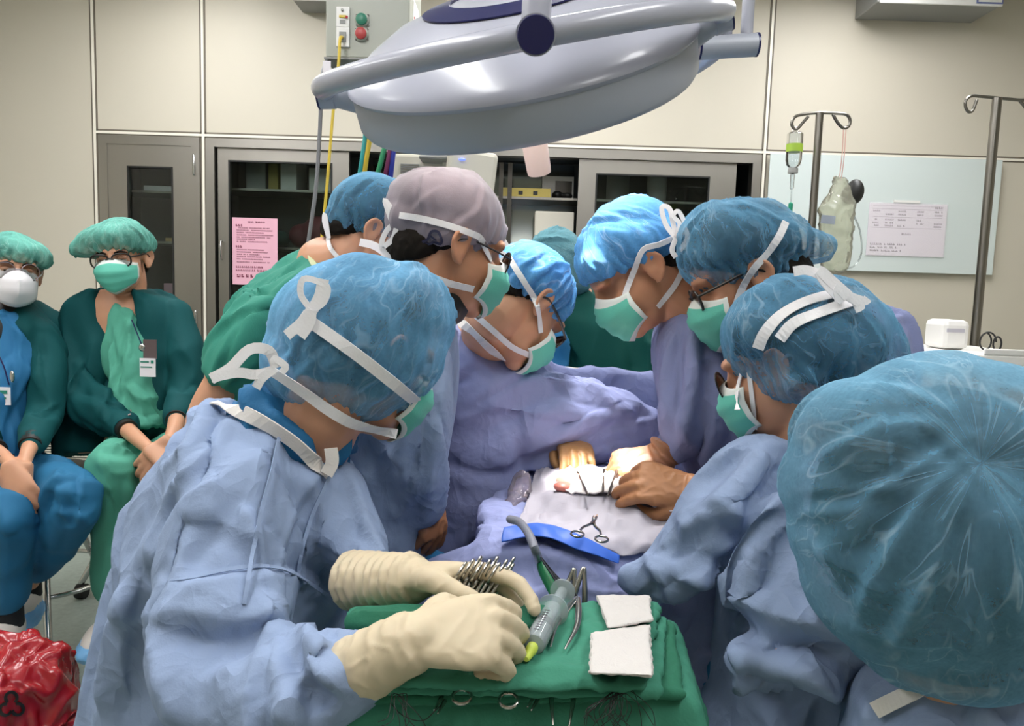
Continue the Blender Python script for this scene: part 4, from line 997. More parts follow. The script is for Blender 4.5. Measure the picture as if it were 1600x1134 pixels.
sp = [cp, Surf(Vb, Fb)]
tape('mask_tie', sp, [(470, 492), (510, 520), (560, 556), (610, 595), (650, 628)], .016, M_strap, t)
tape('mask_tie', sp, [(425, 580), (470, 610), (520, 645), (560, 665), (620, 678)], .015, M_strap, t)
put('tie_bow', join([band([(487, 485), (470, 460), (474, 436), (498, 440), (512, 450), (506, 472), (487, 485)], 1.0, .008), band([(487, 484), (470, 505), (448, 524)], .995, .014), band([(487, 484), (484, 505), (470, 526)], .99, .013), band([(487, 486), (500, 462), (505, 436)], 1.0, .015)]), M_strap, t, smooth=False)
put('tie_bow', join([band([(432, 574), (420, 548), (390, 546), (360, 575), (330, 592)], [1.0, .995, .99, .985, .98], .014), band([(430, 578), (400, 585), (370, 582), (330, 590)], [1.0, .99, .985, .98], .013), band([(430, 575), (410, 590), (400, 606)], .99, .012), band([(430, 575), (428, 560), (446, 572), (440, 582)], .99, .009)]), M_strap, t, smooth=False)
# gloves
g1 = hand(P(640, 905, .88), (1, .0, .06), (-.05, .6, .8), side=1, scale=.95, curls=((18, 28, 22), (40, 45, 25), (55, 55, 30), (60, 60, 30)), thumb=((.95, .15, -.5), (.95, -.15, -.4)), wrist=P(585, 907, .92))
glove(t, g1, [P(548, 906, .95), P(585, 907, .925), P(615, 906, .9), P(650, 903, .88)], [.037, .035, .032, .03], M_glove, wr=.0018, wf=420, seed=1)
g2 = hand(P(640, 1000, .73), (.98, .05, .14), (-.1, -.62, .78), side=-1, scale=.95, curls=((56, 85, 50), (60, 85, 50), (62, 85, 50), (58, 82, 48)), spread=.8, thumb=((.8, -.1, -.7), (.8, -.5, -.3)), wrist=P(598, 1026, .74))
glove(t, g2, [P(552, 1050, .757), P(588, 1032, .744), P(620, 1014, .735), P(652, 999, .73)], [.036, .034, .032, .03], M_glove, wr=.0007, wf=260, seed=2)

stand_legs(t, 400, 1.2, M_scrub_b)
# ======== man in the grey cap
t = thing('person', 'man in grey cloth cap with a tied mask standing behind the scrub nurse', 'person', base(600, 1.45))
hd = Head(706, 382, 1.42, (.85, .42, -.3))
rows = [(505, 418, 700, 470, 1.46, .08), (455, 470, 715, 540, 1.46, .13), (425, 560, 716, 610, 1.47, .15), (440, 660, 705, 690, 1.48, .15), (480, 780, 680, 790, 1.49, .15), (500, 900, 662, 900, 1.5, .15), (505, 1050, 665, 1050, 1.5, .16), (505, 1300, 670, 1300, 1.52, .16)]
arm = [(650, 560, 1.38, 56), (655, 640, 1.36, 56), (650, 720, 1.37, 50), (655, 790, 1.4, 36)]
Vb, Fb = union_body(hd, [core(shrink(rows[:7])), tube(thin(arm, .5))], P(650, 470, 1.44))
put('body', (Vb, Fb), M_skin2, t); hairdo(hd, t)
fl = [([(694, 590), (680, 650), (672, 720), (662, 800)], .012, .012), ([(660, 590), (655, 680), (640, 740)], -.012, .014), ([(600, 700), (640, 740), (655, 780)], .01, .015), ([(560, 690), (600, 760), (600, 850)], -.01, .02), ([(620, 820), (640, 770), (625, 730)], .01, .012), ([(500, 440), (460, 500), (430, 560)], .008, .012)]
gw = cloth('surgical_gown', t, [outl(rows), tube(arm)], M_gown, .007, 4, .011, .1, 7, axis=(.1, 0, -1), fl=fl)
put('gown_collar', ribbon(*layline([gw], [(500, 428), (520, 440), (548, 450)], .004), .018), M_binding, t, smooth=False)
put('undershirt', tube3([P(655, 478, 1.43), P(690, 468, 1.42)], [.06, .055], 3, 20), M_black, t)
cp = cap(hd, t, [(692, 324, 1.42, 85, 60, 6, .1), (650, 346, 1.42, 46, 44, 0, .085), (735, 340, 1.42, 42, 52, 0, .085)], M_greycap, voxel=.004, pleat=.0015, npl=18, cr=.0045, crs=.06, seed=8, plane=(0, -.36, .93, -.0), keep=.05, name='cloth_cap')
put('cap_knot', union([ellpx(617, 352, 1.38, 15, 26, -20, .02), ellpx(622, 380, 1.385, 20, 12, 0, .02)], .004, 2), M_greycap, t)
tape('cap_band', [cp], [(628, 390), (670, 398), (715, 396), (760, 378)], .018, M_greycap, t, .003)
cm = mat('stitched_navy', '23233f', .7)
tape('cap_emblem', [cp], [(660, 378), (668, 374), (674, 362), (684, 362), (690, 374), (688, 381), (678, 378), (672, 381), (662, 381)], .0045, cm, t, .0035)
tape('cap_emblem', [cp], [(672, 368), (682, 376)], .003, cm, t, .0035)
mask(hd, t)
sb = [cp, Surf(Vb, Fb)]
tape('mask_tie', sb, [(624, 336), (660, 342), (700, 352), (740, 366), (752, 374), (760, 392), (768, 408)], .011, M_strap, t, .003)
tape('mask_tie', sb, [(626, 400), (660, 425), (700, 442), (740, 452)], .012, M_strap, t, .003)
put('tie_bow', join([band([(624, 340), (612, 325), (601, 312), (606, 330), (612, 345), (622, 348)], 1.36, .008), band([(620, 345), (603, 362), (596, 385), (608, 402), (612, 408)], 1.36, .009), band([(622, 345), (614, 372), (600, 385)], 1.355, .009)]), M_strap, t, smooth=False)
specs(hd, t, M_frame, r=.023, rnd=True)
hs = hand(P(668, 768, 1.41), (.15, .1, -1), (.85, -.5, .1), side=-1, scale=.95, curls=((25, 30, 15), (35, 35, 20), (40, 40, 20), (45, 40, 20)), thumb=((.9, .2, -.4), (.95, .0, -.3)))
glove(t, hs, [P(660, 735, 1.4), P(668, 775, 1.41)], [.034, .03], M_gloveb, seed=3)

stand_legs(t, 585, 1.52, M_scrub_b)
# ======== man in short green scrubs behind
t = thing('person', 'stooping man in short sleeved green scrubs and blue cap behind the grey cap', 'person', base(400, 1.85))
hd = Head(583, 364, 1.84, (.8, .3, -.52))
rows = [(486, 392, 545, 425, 1.84, .075), (430, 428, 560, 480, 1.85, .14), (375, 480, 560, 580, 1.86, .17), (345, 560, 560, 660, 1.87, .18), (350, 650, 560, 740, 1.88, .17), (370, 780, 560, 820, 1.9, .16), (375, 900, 560, 900, 1.9, .16)]
slv = [(430, 485, 1.76, 60), (385, 545, 1.73, 58), (350, 598, 1.72, 42)]
legs = [[(420, 880, 1.92, 62), (418, 1010, 1.93, 52), (415, 1110, 1.94, 42)], [(505, 880, 1.92, 62), (508, 1010, 1.93, 52), (510, 1110, 1.94, 42)]]
arm = [(400, 520, 1.74, 34), (352, 596, 1.72, 31), (322, 650, 1.71, 29), (318, 700, 1.68, 25), (360, 760, 1.62, 20)]
hs = hand(P(362, 762, 1.62), (.8, -.3, -.5), (-.2, -.5, .8), scale=.95)
Vb, Fb = union_body(hd, [core(shrink(rows)), tube(arm)] + [tube(thin(l, .6)) for l in legs] + hs, P(505, 412, 1.84), .0045)
put('body', (Vb, Fb), M_skin, t); hairdo(hd, t)
fl = [([(500, 420), (440, 450), (390, 500), (350, 560)], .01, .02), ([(520, 450), (455, 490), (420, 560)], -.01, .02), ([(470, 470), (430, 560), (400, 620)], .01, .02), ([(400, 480), (360, 560)], .008, .014)]
gw = cloth('scrub_top', t, [outl(rows), tube(slv, rounded=False)], M_scrub_g, .007, 4, .012, .1, 11, axis=(-.7, 0, -.7), fl=fl)
cloth('trousers', t, [tube(l) for l in legs], M_scrub_g, .008, 3, .008, .1, 12)
tape('neck_binding', [gw], [(486, 392), (486, 405), (494, 418)], .014, mat('binding_cream', 'c9cfa6', .7), t, .003, 1.78)
cp = cap(hd, t, [(578, 322, 1.84, 64, 48, -8, .105), (545, 345, 1.84, 36, 36, 0, .09), (610, 330, 1.84, 40, 45, 0, .09)], M_capC, seed=12, keep=.08, pleat=.004)
mask(hd, t)
sb = [cp, Surf(Vb, Fb)]
tape('mask_tie', sb, [(512, 366), (515, 385), (528, 402), (545, 415)], .010, M_strap, t, .003, 1.76)
put('tie_bow', band([(514, 372), (508, 335), (506, 345), (512, 368)], 1.74, .008), M_strap, t, smooth=False)
put('tie_end', band([(562, 378), (585, 384), (604, 398), (612, 412)], 1.6, .016), M_strap, t, smooth=False)

# ======== surgeon reaching across
t = thing('person', 'surgeon in bright blue cap bending low with one long sleeve across the field', 'person', base(740, 1.68))
hd = Head(820, 478, 1.66, (.5, .3, -.75), (.25, .3, 1))
rows = [(705, 490, 800, 560, 1.72, .08), (690, 530, 830, 610, 1.73, .13), (680, 610, 835, 690, 1.74, .15), (668, 720, 826, 745, 1.74, .15), (650, 800, 800, 800, 1.74, .14), (640, 880, 775, 870, 1.74, .14), (640, 1000, 770, 1000, 1.75, .15), (640, 1200, 770, 1200, 1.76, .15)]
arm = [(748, 590, 1.7, 66), (800, 640, 1.7, 84), (860, 660, 1.7, 82), (920, 664, 1.7, 68), (975, 668, 1.69, 50), (1012, 668, 1.68, 36)]
Vb, Fb = union_body(hd, [core(shrink(rows[:7])), tube(thin(arm, .5))], P(762, 540, 1.72))
put('body', (Vb, Fb), M_skin, t); hairdo(hd, t)
fl = [([(760, 735), (840, 700), (930, 650), (1000, 610)], .012, .016), ([(740, 700), (820, 640), (900, 600)], -.012, .018), ([(700, 660), (760, 640), (830, 590)], .012, .02), ([(860, 590), (900, 630), (960, 640)], -.008, .012), ([(930, 600), (960, 640), (1000, 650)], .01, .012), ([(790, 715), (880, 710), (980, 690)], -.01, .014), ([(690, 720), (740, 740), (790, 740)], -.01, .012), ([(700, 560), (690, 640), (690, 720)], .01, .014), ([(880, 690), (940, 660), (1005, 630)], .008, .01)]
gw = cloth('surgical_gown', t, [outl(rows), tube(arm, k=.75)], M_gown2, .0065, 4, .013, .1, 15, axis=(.9, -.1, .25), stretch=3, fl=fl)
put('gown_collar', ribbon(*layline([gw, Surf(Vb, Fb)], [(712, 498), (735, 515), (760, 540), (785, 562)], .004), .02), M_binding, t, smooth=False)
cp = cap(hd, t, [(822, 432, 1.66, 63, 50, 12, .1), (778, 455, 1.65, 42, 32, -25, .085), (860, 450, 1.67, 30, 40, 0, .08)], M_capBr, seed=16, plane=(0, -.4, .9, -.0), keep=.08, pleat=.005, cr=.006)
mask(hd, t)
sb = [cp, Surf(Vb, Fb)]
tape('mask_tie', sb, [(793, 398), (806, 420), (822, 445), (836, 468), (842, 490), (845, 520)], .012, M_strap, t, .003)
tape('mask_tie', sb, [(742, 492), (770, 516), (800, 542), (830, 556)], .012, M_strap, t, .003, 1.6)
put('tie_bow', join([band([(795, 402), (782, 392), (786, 376), (792, 384)], 1.58, .01), band([(795, 402), (778, 408)], 1.58, .009)]), M_strap, t, smooth=False)
specs(hd, t, M_frame, r=.024, thick=.0028)
hs = hand(P(893, 682, 1.7), (.06, -.93, -.22), (.05, -.2, 1), side=1, scale=.95, curls=((14, 22, 14), (18, 26, 16), (20, 28, 16), (22, 28, 16)), thumb=((.9, .1, -.3), (.95, -.2, -.3)), spread=.6)
M_gl3 = mat('latex_amber', 'b98a5a', .45)
glove(t, hs, None, None, M_gl3, seed=5)

stand_legs(t, 705, 1.77, M_scrub_b)
# ======== person in dark green behind the field
t = thing('person', 'person in dark green jacket and grey blue cap behind the bending surgeon', 'person', base(930, 2.4))
hd = Head(868, 428, 2.35, (-.35, -.5, -.7), (0, -.1, 1))
rows = [(850, 455, 930, 450, 2.4, .09), (845, 475, 985, 490, 2.42, .14), (850, 520, 1020, 540, 2.43, .16), (860, 580, 1040, 580, 2.43, .17), (870, 680, 1040, 680, 2.43, .18), (870, 800, 1040, 800, 2.43, .18), (870, 980, 1040, 980, 2.44, .18), (870, 1060, 1040, 1060, 2.44, .17)]
Vb, Fb = union_body(hd, [core(shrink(rows))], P(890, 460, 2.4), .006)
put('body', (Vb, Fb), M_skin, t); hairdo(hd, t)
cloth('jacket', t, [outl(rows), tube([(975, 500, 2.36, 30), (1005, 560, 2.32, 30), (1000, 630, 2.28, 26)])], M_jacket2, .009, 3, .014, .12, 20, axis=(.5, 0, -1), fl=[([(940, 470), (930, 530), (905, 590)], .012, .02), ([(960, 480), (985, 540), (990, 590)], -.012, .02)])
cloth('scrub_top', t, [outl([(846, 480, 876, 478, 2.3, .05), (858, 570, 880, 570, 2.3, .05), (860, 680, 882, 680, 2.3, .05)])], M_scrub_b, .008, 2, .004, .08, 22)
cap(hd, t, [(868, 405, 2.35, 50, 40, 8, .105), (890, 432, 2.36, 36, 30, 30, .09)], cap_mat('cap_grey_teal', '5d8f9a', .75, 9, 9), voxel=.006, seed=21, squash=False, pleat=.0)
mask(hd, t)

stand_legs(t, 950, 2.46, M_scrub_b)
# ======== surgeon on the right side of the table
t = thing('person', 'surgeon on the right with white topped blue cap and green mask looking down', 'person', base(1120, 1.6))
hd = Head(993, 418, 1.55, (-.74, -.05, -.66))
rows = [(1042, 488, 1120, 470, 1.56, .07), (1024, 520, 1160, 520, 1.57, .13), (1022, 570, 1185, 580, 1.58, .15), (1034, 640, 1200, 650, 1.58, .16), (1050, 700, 1215, 720, 1.58, .16), (1075, 770, 1225, 800, 1.58, .16), (1090, 900, 1230, 900, 1.6, .16), (1090, 1150, 1230, 1150, 1.62, .16), (1090, 1220, 1230, 1220, 1.62, .16)]
arm = [(1090, 560, 1.5, 50), (1080, 640, 1.47, 46), (1062, 690, 1.47, 34), (1046, 702, 1.48, 24)]
Vb, Fb = union_body(hd, [core(shrink(rows[:7])), tube(thin(arm, .55))], P(1068, 470, 1.56))
put('body', (Vb, Fb), M_skin2, t); hairdo(hd, t)
fl = [([(1080, 500), (1075, 580), (1070, 660), (1060, 700)], .012, .012), ([(1060, 510), (1050, 580), (1055, 660)], -.012, .014), ([(1100, 520), (1105, 600), (1090, 680)], -.012, .014), ([(1125, 560), (1115, 640), (1100, 720)], .012, .014), ([(1045, 640), (1080, 690), (1110, 740)], .01, .012)]
gw = cloth('surgical_gown', t, [outl(rows), tube(arm)], M_gown2, .007, 4, .01, .1, 25, axis=(0, 0, 1), stretch=3, fl=fl)
cp = cap(hd, t, [(982, 383, 1.55, 82, 50, -6, .105), (945, 410, 1.55, 46, 46, 0, .09), (1020, 372, 1.55, 48, 36, 0, .085)], M_capBr, seed=26, plane=(0, -.32, .95, .008), keep=.05, pleat=.003)
mask(hd, t)
sb = [cp, Surf(Vb, Fb)]
tape('mask_tie', sb, [(1052, 372), (1030, 382), (1005, 390), (992, 420), (980, 450), (972, 475)], .011, M_strap, t, .003)
tape('mask_tie', sb, [(1068, 420), (1055, 445), (1040, 465), (1028, 480)], .011, M_strap, t, .003)
put('tie_bow', join([band([(1056, 372), (1040, 350), (1034, 324), (1046, 326), (1052, 350), (1057, 370)], 1.43, .009), band([(1057, 372), (1062, 350), (1052, 338), (1060, 330), (1070, 352), (1062, 372)], 1.425, .008), band([(1056, 370), (1068, 356), (1074, 372), (1062, 392)], 1.42, .009), band([(1056, 372), (1050, 390), (1056, 402)], 1.415, .009)]), M_strap, t, smooth=False)
hs = hand(P(1028, 712, 1.48), (-1, .0, -.28), (.1, -.5, .85), side=-1, scale=.92, curls=((50, 50, 25), (58, 55, 25), (62, 60, 25), (65, 60, 25)), thumb=((.95, .1, -.4), (.95, -.1, -.3)))
glove(t, hs, [P(1046, 690, 1.475), P(1040, 706, 1.475), P(1025, 714, 1.48)], [.036, .034, .029], M_gloveb, wr=.0014, wf=420, seed=6)

stand_legs(t, 1160, 1.64, M_scrub_b)
# ======== assistant with the flared blue cap
t = thing('person', 'assistant wearing spectacles and a blue cap flared at the back beside the drip stand', 'person', base(1290, 1.5))
hd = Head(1163, 430, 1.42, (-.86, .12, -.46))
rows = [(1190, 490, 1370, 470, 1.46, .07), (1160, 520, 1412, 495, 1.46, .12), (1150, 600, 1420, 560, 1.46, .15), (1160, 700, 1424, 650, 1.46, .16), (1180, 850, 1430, 850, 1.47, .16), (1190, 1100, 1430, 1100, 1.48, .16), (1190, 1250, 1430, 1250, 1.49, .16)]
Vb, Fb = union_body(hd, [core(shrink(rows))], P(1225, 500, 1.45))
put('body', (Vb, Fb), M_skin2, t); hairdo(hd, t)
cloth('surgical_gown', t, [outl(rows)], M_gown2, .008, 3, .01, .1, 30, fl=[([(1372, 500), (1400, 488), (1412, 484)], -.005, .006), ([(1360, 520), (1400, 500), (1418, 498)], .006, .006)])
cp = cap(hd, t, [(1146, 376, 1.42, 86, 60, 4, .11), (1110, 400, 1.42, 50, 44, 0, .09), (1200, 378, 1.42, 62, 46, 8, .1), (1258, 386, 1.42, 40, 27, 14, .06), (1282, 388, 1.42, 20, 22, 14, .04)], M_capC, seed=31, plane=(0, -.22, .95, -.004), keep=.08, pleat=.005, cr=.006)
mask(hd, t)
sb = [cp, Surf(Vb, Fb)]
tape('mask_tie', sb, [(1228, 346), (1218, 368), (1200, 395), (1178, 420), (1160, 450), (1148, 482)], .0125, M_strap, t, .003)
specs(hd, t, M_frame, r=.024, thick=.0026)

stand_legs(t, 1310, 1.5, M_scrub_b)
# ======== assistant in the tied cap, nearer on the right
t = thing('person', 'assistant with round spectacles and a tied blue cap in front of the drip stand', 'person', base(1280, 1.2))
hd = Head(1226, 566, 1.22, (-.72, .56, -.42))
rows = [(1178, 690, 1300, 670, 1.22, .075), (1148, 720, 1340, 710, 1.22, .12), (1130, 790, 1370, 780, 1.22, .15), (1120, 870, 1385, 860, 1.22, .16), (1112, 960, 1390, 960, 1.22, .17), (1105, 1060, 1400, 1060, 1.22, .17), (1090, 1150, 1410, 1150, 1.22, .18), (1085, 1350, 1420, 1350, 1.24, .18)]
armA = [(1180, 745, 1.16, 66), (1135, 800, 1.14, 70), (1090, 850, 1.13, 62), (1040, 890, 1.13, 46), (1000, 900, 1.14, 30), (985, 900, 1.15, 24)]
armB = [(1245, 800, 1.1, 84), (1262, 890, 1.03, 96), (1258, 970, .98, 92), (1215, 1020, .95, 70), (1160, 1040, .94, 46), (1135, 1046, .94, 34)]
Vb, Fb = union_body(hd, [core(shrink(rows[:7])), tube(thin(armA, .5)), tube(thin(armB[:4], .22))], P(1255, 700, 1.22))
put('body', (Vb, Fb), M_skin, t); hairdo(hd, t, [(1278, 545, 1.22, 96, 82, 0, .115), (1278, 605, 1.22, 46, 58, 0, .1)])
fl = [([(1230, 780), (1190, 850), (1170, 900), (1160, 940)], .016, .016), ([(1260, 770), (1210, 850), (1190, 930)], -.012, .014), ([(1150, 930), (1200, 965), (1270, 980), (1330, 1010)], .02, .02), ([(1170, 980), (1250, 1010), (1320, 1040)], -.02, .022), ([(1290, 950), (1330, 990), (1345, 1040)], .016, .016), ([(1120, 880), (1150, 930), (1165, 985)], -.014, .014),
      ([(1060, 840), (1110, 810), (1170, 810)], .012, .016), ([(1040, 870), (1090, 870), (1140, 880)], -.012, .016), ([(1080, 930), (1110, 880), (1150, 840)], .012, .016), ([(1190, 700), (1150, 760), (1110, 800)], .012, .016), ([(1220, 720), (1180, 790)], -.01, .014), ([(1010, 880), (1040, 910), (1050, 940)], .008, .01), ([(1240, 1030), (1300, 1080), (1330, 1134)], .014, .02), ([(1150, 1060), (1200, 1090), (1240, 1134)], -.012, .016), ([(1300, 820), (1290, 900), (1310, 960)], .008, .02)]
fl = [(q[0], q[1] * 1.8, q[2] * .85) for q in fl]
gw = cloth('surgical_gown', t, [outl(rows), tube(armA), tube(armB, rounded=False)], M_gown, .0055, 4, .009, .095, 35, axis=(-.6, 0, -.8), stretch=2.6, fl=fl, auto=70, ah=((.004, .010), (.006, .011), (.12, .38)))
cp = cap(hd, t, [(1266, 530, 1.22, 122, 100, 0, .13), (1188, 522, 1.22, 58, 54, 20, .1), (1330, 560, 1.24, 72, 92, 0, .12), (1278, 612, 1.22, 62, 72, 10, .115), (1222, 590, 1.21, 46, 44, 0, .11)], M_capC, seed=36, squash=False, pleat=.003, cr=.007)
mask(hd, t)
sb = [cp, Surf(Vb, Fb)]
tape('mask_tie', sb, [(1315, 455), (1260, 470), (1220, 492), (1195, 520), (1184, 545)], .017, M_strap, t, .003)
tape('mask_tie', sb, [(1332, 470), (1280, 488), (1240, 505), (1218, 530)], .017, M_strap, t, .003)
tape('mask_tie', [Surf(Vb, Fb)], [(1160, 575), (1152, 610), (1152, 640)], .008, M_strap, t, .003, 1.14)
tape('mask_tie', [Surf(Vb, Fb)], [(1170, 580), (1175, 620), (1180, 670)], .008, M_strap, t, .003, 1.13)
put('tie_bow', join([band([(1325, 462), (1300, 440), (1282, 424), (1290, 440), (1318, 470)], 1.1, .016), band([(1325, 462), (1350, 470), (1356, 466)], 1.09, .012), band([(1322, 460), (1345, 475), (1335, 482)], 1.085, .014), band([(1240, 424), (1260, 422), (1285, 432), (1320, 460)], 1.11, .014), band([(1325, 465), (1310, 450), (1312, 470)], 1.08, .014)]), M_strap, t, smooth=False)
specs(hd, t, M_frame, r=.024, rnd=True, temple=False, thick=.0016)
hs = hand(P(1080, 765, 1.3), (-1, .1, .12), (.15, -.75, .6), side=-1, scale=.98, curls=((50, 45, 20), (50, 50, 25), (55, 55, 25), (60, 55, 25)), thumb=((.9, .0, -.6), (.95, -.3, -.2)))
glove(t, hs, [P(1130, 768, 1.27), P(1105, 767, 1.285), P(1078, 765, 1.3)], [.026, .027, .028], mat('latex_tan', 'b07a52', .45, var=.06, vscale=14), wr=.0016, wf=460, seed=7)

stand_legs(t, 1255, 1.26, M_scrub_b)
# ======== nearest person, big bouffant cap from behind
t = thing('person', 'nearest person seen from behind in a very large puffed blue cap', 'person', base(1500, .9))
hd = Head(1460, 800, .88, (-.45, .85, -.25))
rows = [(1400, 1062, 1560, 1060, .88, .06), (1372, 1085, 1640, 1080, .88, .1), (1352, 1120, 1720, 1110, .88, .13), (1330, 1200, 1780, 1200, .88, .15), (1310, 1400, 1800, 1400, .9, .16), (1300, 1700, 1800, 1700, .92, .16)]
Vb, Fb = union_body(hd, [core(shrink(rows))], P(1470, 1060, .88))
put('body', (Vb, Fb), M_skin, t); hairdo(hd, t, [(1465, 800, .88, 182, 205, 8, .145), (1490, 970, .87, 150, 88, 0, .11), (1400, 800, .87, 120, 150, 0, .12), (1560, 820, .88, 150, 190, 0, .12)], True)
gw = cloth('surgical_gown', t, [outl(rows)], M_gown, .006, 4, .007, .1, 40, fl=[([(1352, 1134), (1362, 1100), (1390, 1070)], .006, .008), ([(1500, 1134), (1560, 1105), (1640, 1095)], .007, .015)])
put('gown_collar', ribbon(*layline([gw], [(1366, 1110), (1390, 1098), (1420, 1084), (1450, 1072), (1490, 1066)], .004), .018), M_binding, t, smooth=False)
cap(hd, t, [(1455, 810, .86, 225, 235, 10, .165), (1490, 680, .86, 190, 132, 6, .14), (1340, 690, .86, 98, 105, 0, .11), (1390, 920, .86, 150, 120, 30, .12), (1580, 830, .88, 200, 245, 0, .15), (1480, 980, .86, 170, 105, 0, .12), (1300, 770, .86, 74, 100, -15, .09)], M_capD, squash=False, pleat=0, cr=.009, crs=.1, seed=41, voxel=.0045, smooth=6, fo=30, pole=(1535, 720, .72), fl=[([(1500, 690), (1420, 740), (1340, 790), (1260, 800)], .007, .008), ([(1505, 720), (1430, 800), (1370, 900), (1340, 960)], .009, .009), ([(1515, 740), (1480, 860), (1420, 960), (1390, 1020)], .006, .008), ([(1530, 760), (1530, 880), (1515, 980), (1500, 1060)], .007, .008), ([(1560, 770), (1575, 900), (1590, 1000)], .008, .01), ([(1480, 670), (1400, 665), (1330, 690), (1270, 720)], .006, .008), ([(1490, 650), (1420, 615), (1360, 600)], .007, .008), ([(1250, 770), (1330, 765), (1400, 770)], .005, .006), ([(1280, 860), (1340, 900), (1400, 930)], .005, .006), ([(1340, 985), (1420, 1000), (1500, 1010)], .005, .007), ([(1440, 760), (1380, 830), (1310, 870)], -.005, .008), ([(1500, 800), (1470, 900), (1450, 990)], -.005, .008)])
stand_legs(t, 1550, .93, M_scrub_b)

# ======== seated observer with dark green jacket
def seg(px, py, Y): return P(px, py, Y)
t = thing('person', 'seated observer in dark green jacket and pale green trousers with black spectacles', 'person', base(190, 2.6))
hd = Head(190, 402, 2.6, (.12, -.96, -.1), (-.1, 0, 1))
jk = [(150, 452, 232, 452, 2.64, .07), (118, 478, 278, 476, 2.64, .11), (112, 530, 290, 530, 2.64, .125), (112, 600, 292, 600, 2.63, .13), (104, 660, 280, 660, 2.62, .14), (102, 712, 250, 700, 2.6, .14)]
sl = [[(128, 492, 2.6, 26), (112, 550, 2.56, 30), (122, 615, 2.5, 33), (160, 646, 2.42, 28), (192, 665, 2.35, 20)], [(276, 492, 2.6, 24), (290, 550, 2.56, 27), (288, 610, 2.5, 27), (277, 648, 2.38, 21)]]
fa = [[(188, 662, 2.36, 13), (212, 683, 2.28, 12), (232, 700, 2.22, 10)], [(278, 645, 2.4, 13), (273, 668, 2.3, 12), (266, 686, 2.24, 10)]]
lg = [[(215, 712, 2.58, 34), (188, 716, 2.35, 36), (176, 735, 2.22, 35), (176, 790, 2.24, 35), (178, 850, 2.26, 33), (180, 914, 2.28, 32)], [(255, 712, 2.58, 34), (272, 718, 2.35, 36), (282, 738, 2.24, 35), (282, 790, 2.26, 35), (284, 850, 2.28, 33), (286, 914, 2.3, 31)]]
h1 = hand(P(236, 702, 2.2), (.75, -.2, -.35), (.1, -.5, .85), side=-1, scale=.95, curls=((30, 35, 20),) * 4)
h2 = hand(P(264, 690, 2.22), (-.45, -.25, -.6), (.3, -.8, .4), side=-1, scale=.95, curls=((30, 40, 20),) * 4)
ank = [[(180, 900, 2.28, 17), (180, 950, 2.28, 17)], [(286, 900, 2.3, 17), (286, 950, 2.3, 17)]]
Vb, Fb = union_body(hd, [core(shrink(jk))] + [tube(a) for a in fa] + [tube(thin(a, .5)) for a in sl] + [tube(thin(a, .5)) for a in lg] + [tube(a) for a in ank] + h1 + h2, P(193, 470, 2.66), .0045)
put('body', (Vb, Fb), M_skin, t); eyes(hd, t); hairdo(hd, t)
ins = cloth('scrub_top', t, [outl([(180, 476, 206, 490, 2.6, .045), (174, 520, 232, 520, 2.57, .06), (176, 600, 252, 600, 2.54, .08), (182, 665, 268, 665, 2.52, .1)])], M_scrub_l, .006, 3, .008, .07, 51, fl=[([(196, 640), (225, 650), (255, 645)], -.01, .012), ([(195, 600), (220, 625), (250, 620)], .01, .012), ([(215, 500), (214, 560)], -.006, .008)])
fl = [([(150, 520), (140, 580), (150, 640)], .01, .02), ([(115, 560), (140, 600), (180, 620)], .01, .016), ([(120, 610), (150, 620), (190, 640)], -.01, .014), ([(280, 540), (300, 570), (300, 600)], .01, .014), ([(265, 600), (285, 610), (305, 600)], -.01, .012)]
# the jacket is open down the front: two panels
def panel(side):
    out = []
    for r in jk:
        xl, yl, xr, yr, Y, b = r
        fm = np.interp(yl, [452, 500, 560, 640, 712], [.2, .43, .48, .55, .6] if side < 0 else [.84, .6, .67, .79, .85])
        xm = xl + (xr - xl) * fm; ym = yl + (yr - yl) * fm
        out.append((xl, yl, xm, ym, Y, b) if side < 0 else (xm, ym, xr, yr, Y, b))
    return outl(out, 4, 28, 3)
jack = cloth('jacket', t, [panel(-1), panel(1), outl([(r[0], r[1], r[2], r[3], r[4] + .1, .05) for r in jk])] + [tube(s) for s in sl], M_jacket, .0065, 4, .011, .08, 50, fl=fl)
tape('jacket_zip', [jack], [(184, 505), (190, 540), (198, 570), (200, 600), (206, 632), (202, 648)], .008, mat('zip_tape', 'a08a88', .6), t, .003)
for pts, s in (((192, 668), 0), ((277, 645), 1)):
    q = fa[s]; a, b = P(*q[0][:3]), P(*q[1][:3]); put('cuff', tube3([a, a + (b - a) * .35], [.037, .035], 2, 20, rounded=False), M_jacket, t); put('undershirt_cuff', tube3([a + (b - a) * .3, a + (b - a) * .5], [.033, .032], 2, 20, rounded=False), M_black, t)
cloth('trousers', t, [tube(l) for l in lg] + [ellpx(232, 700, 2.62, 62, 26, 0, .14)], M_scrub_l, .0075, 4, .011, .08, 52, fl=[([(150, 720), (180, 740), (215, 735)], .01, .014), ([(160, 770), (180, 800), (170, 860)], -.008, .016), ([(150, 700), (190, 712), (230, 700)], -.01, .012), ([(200, 740), (196, 820), (200, 900)], .008, .016)])
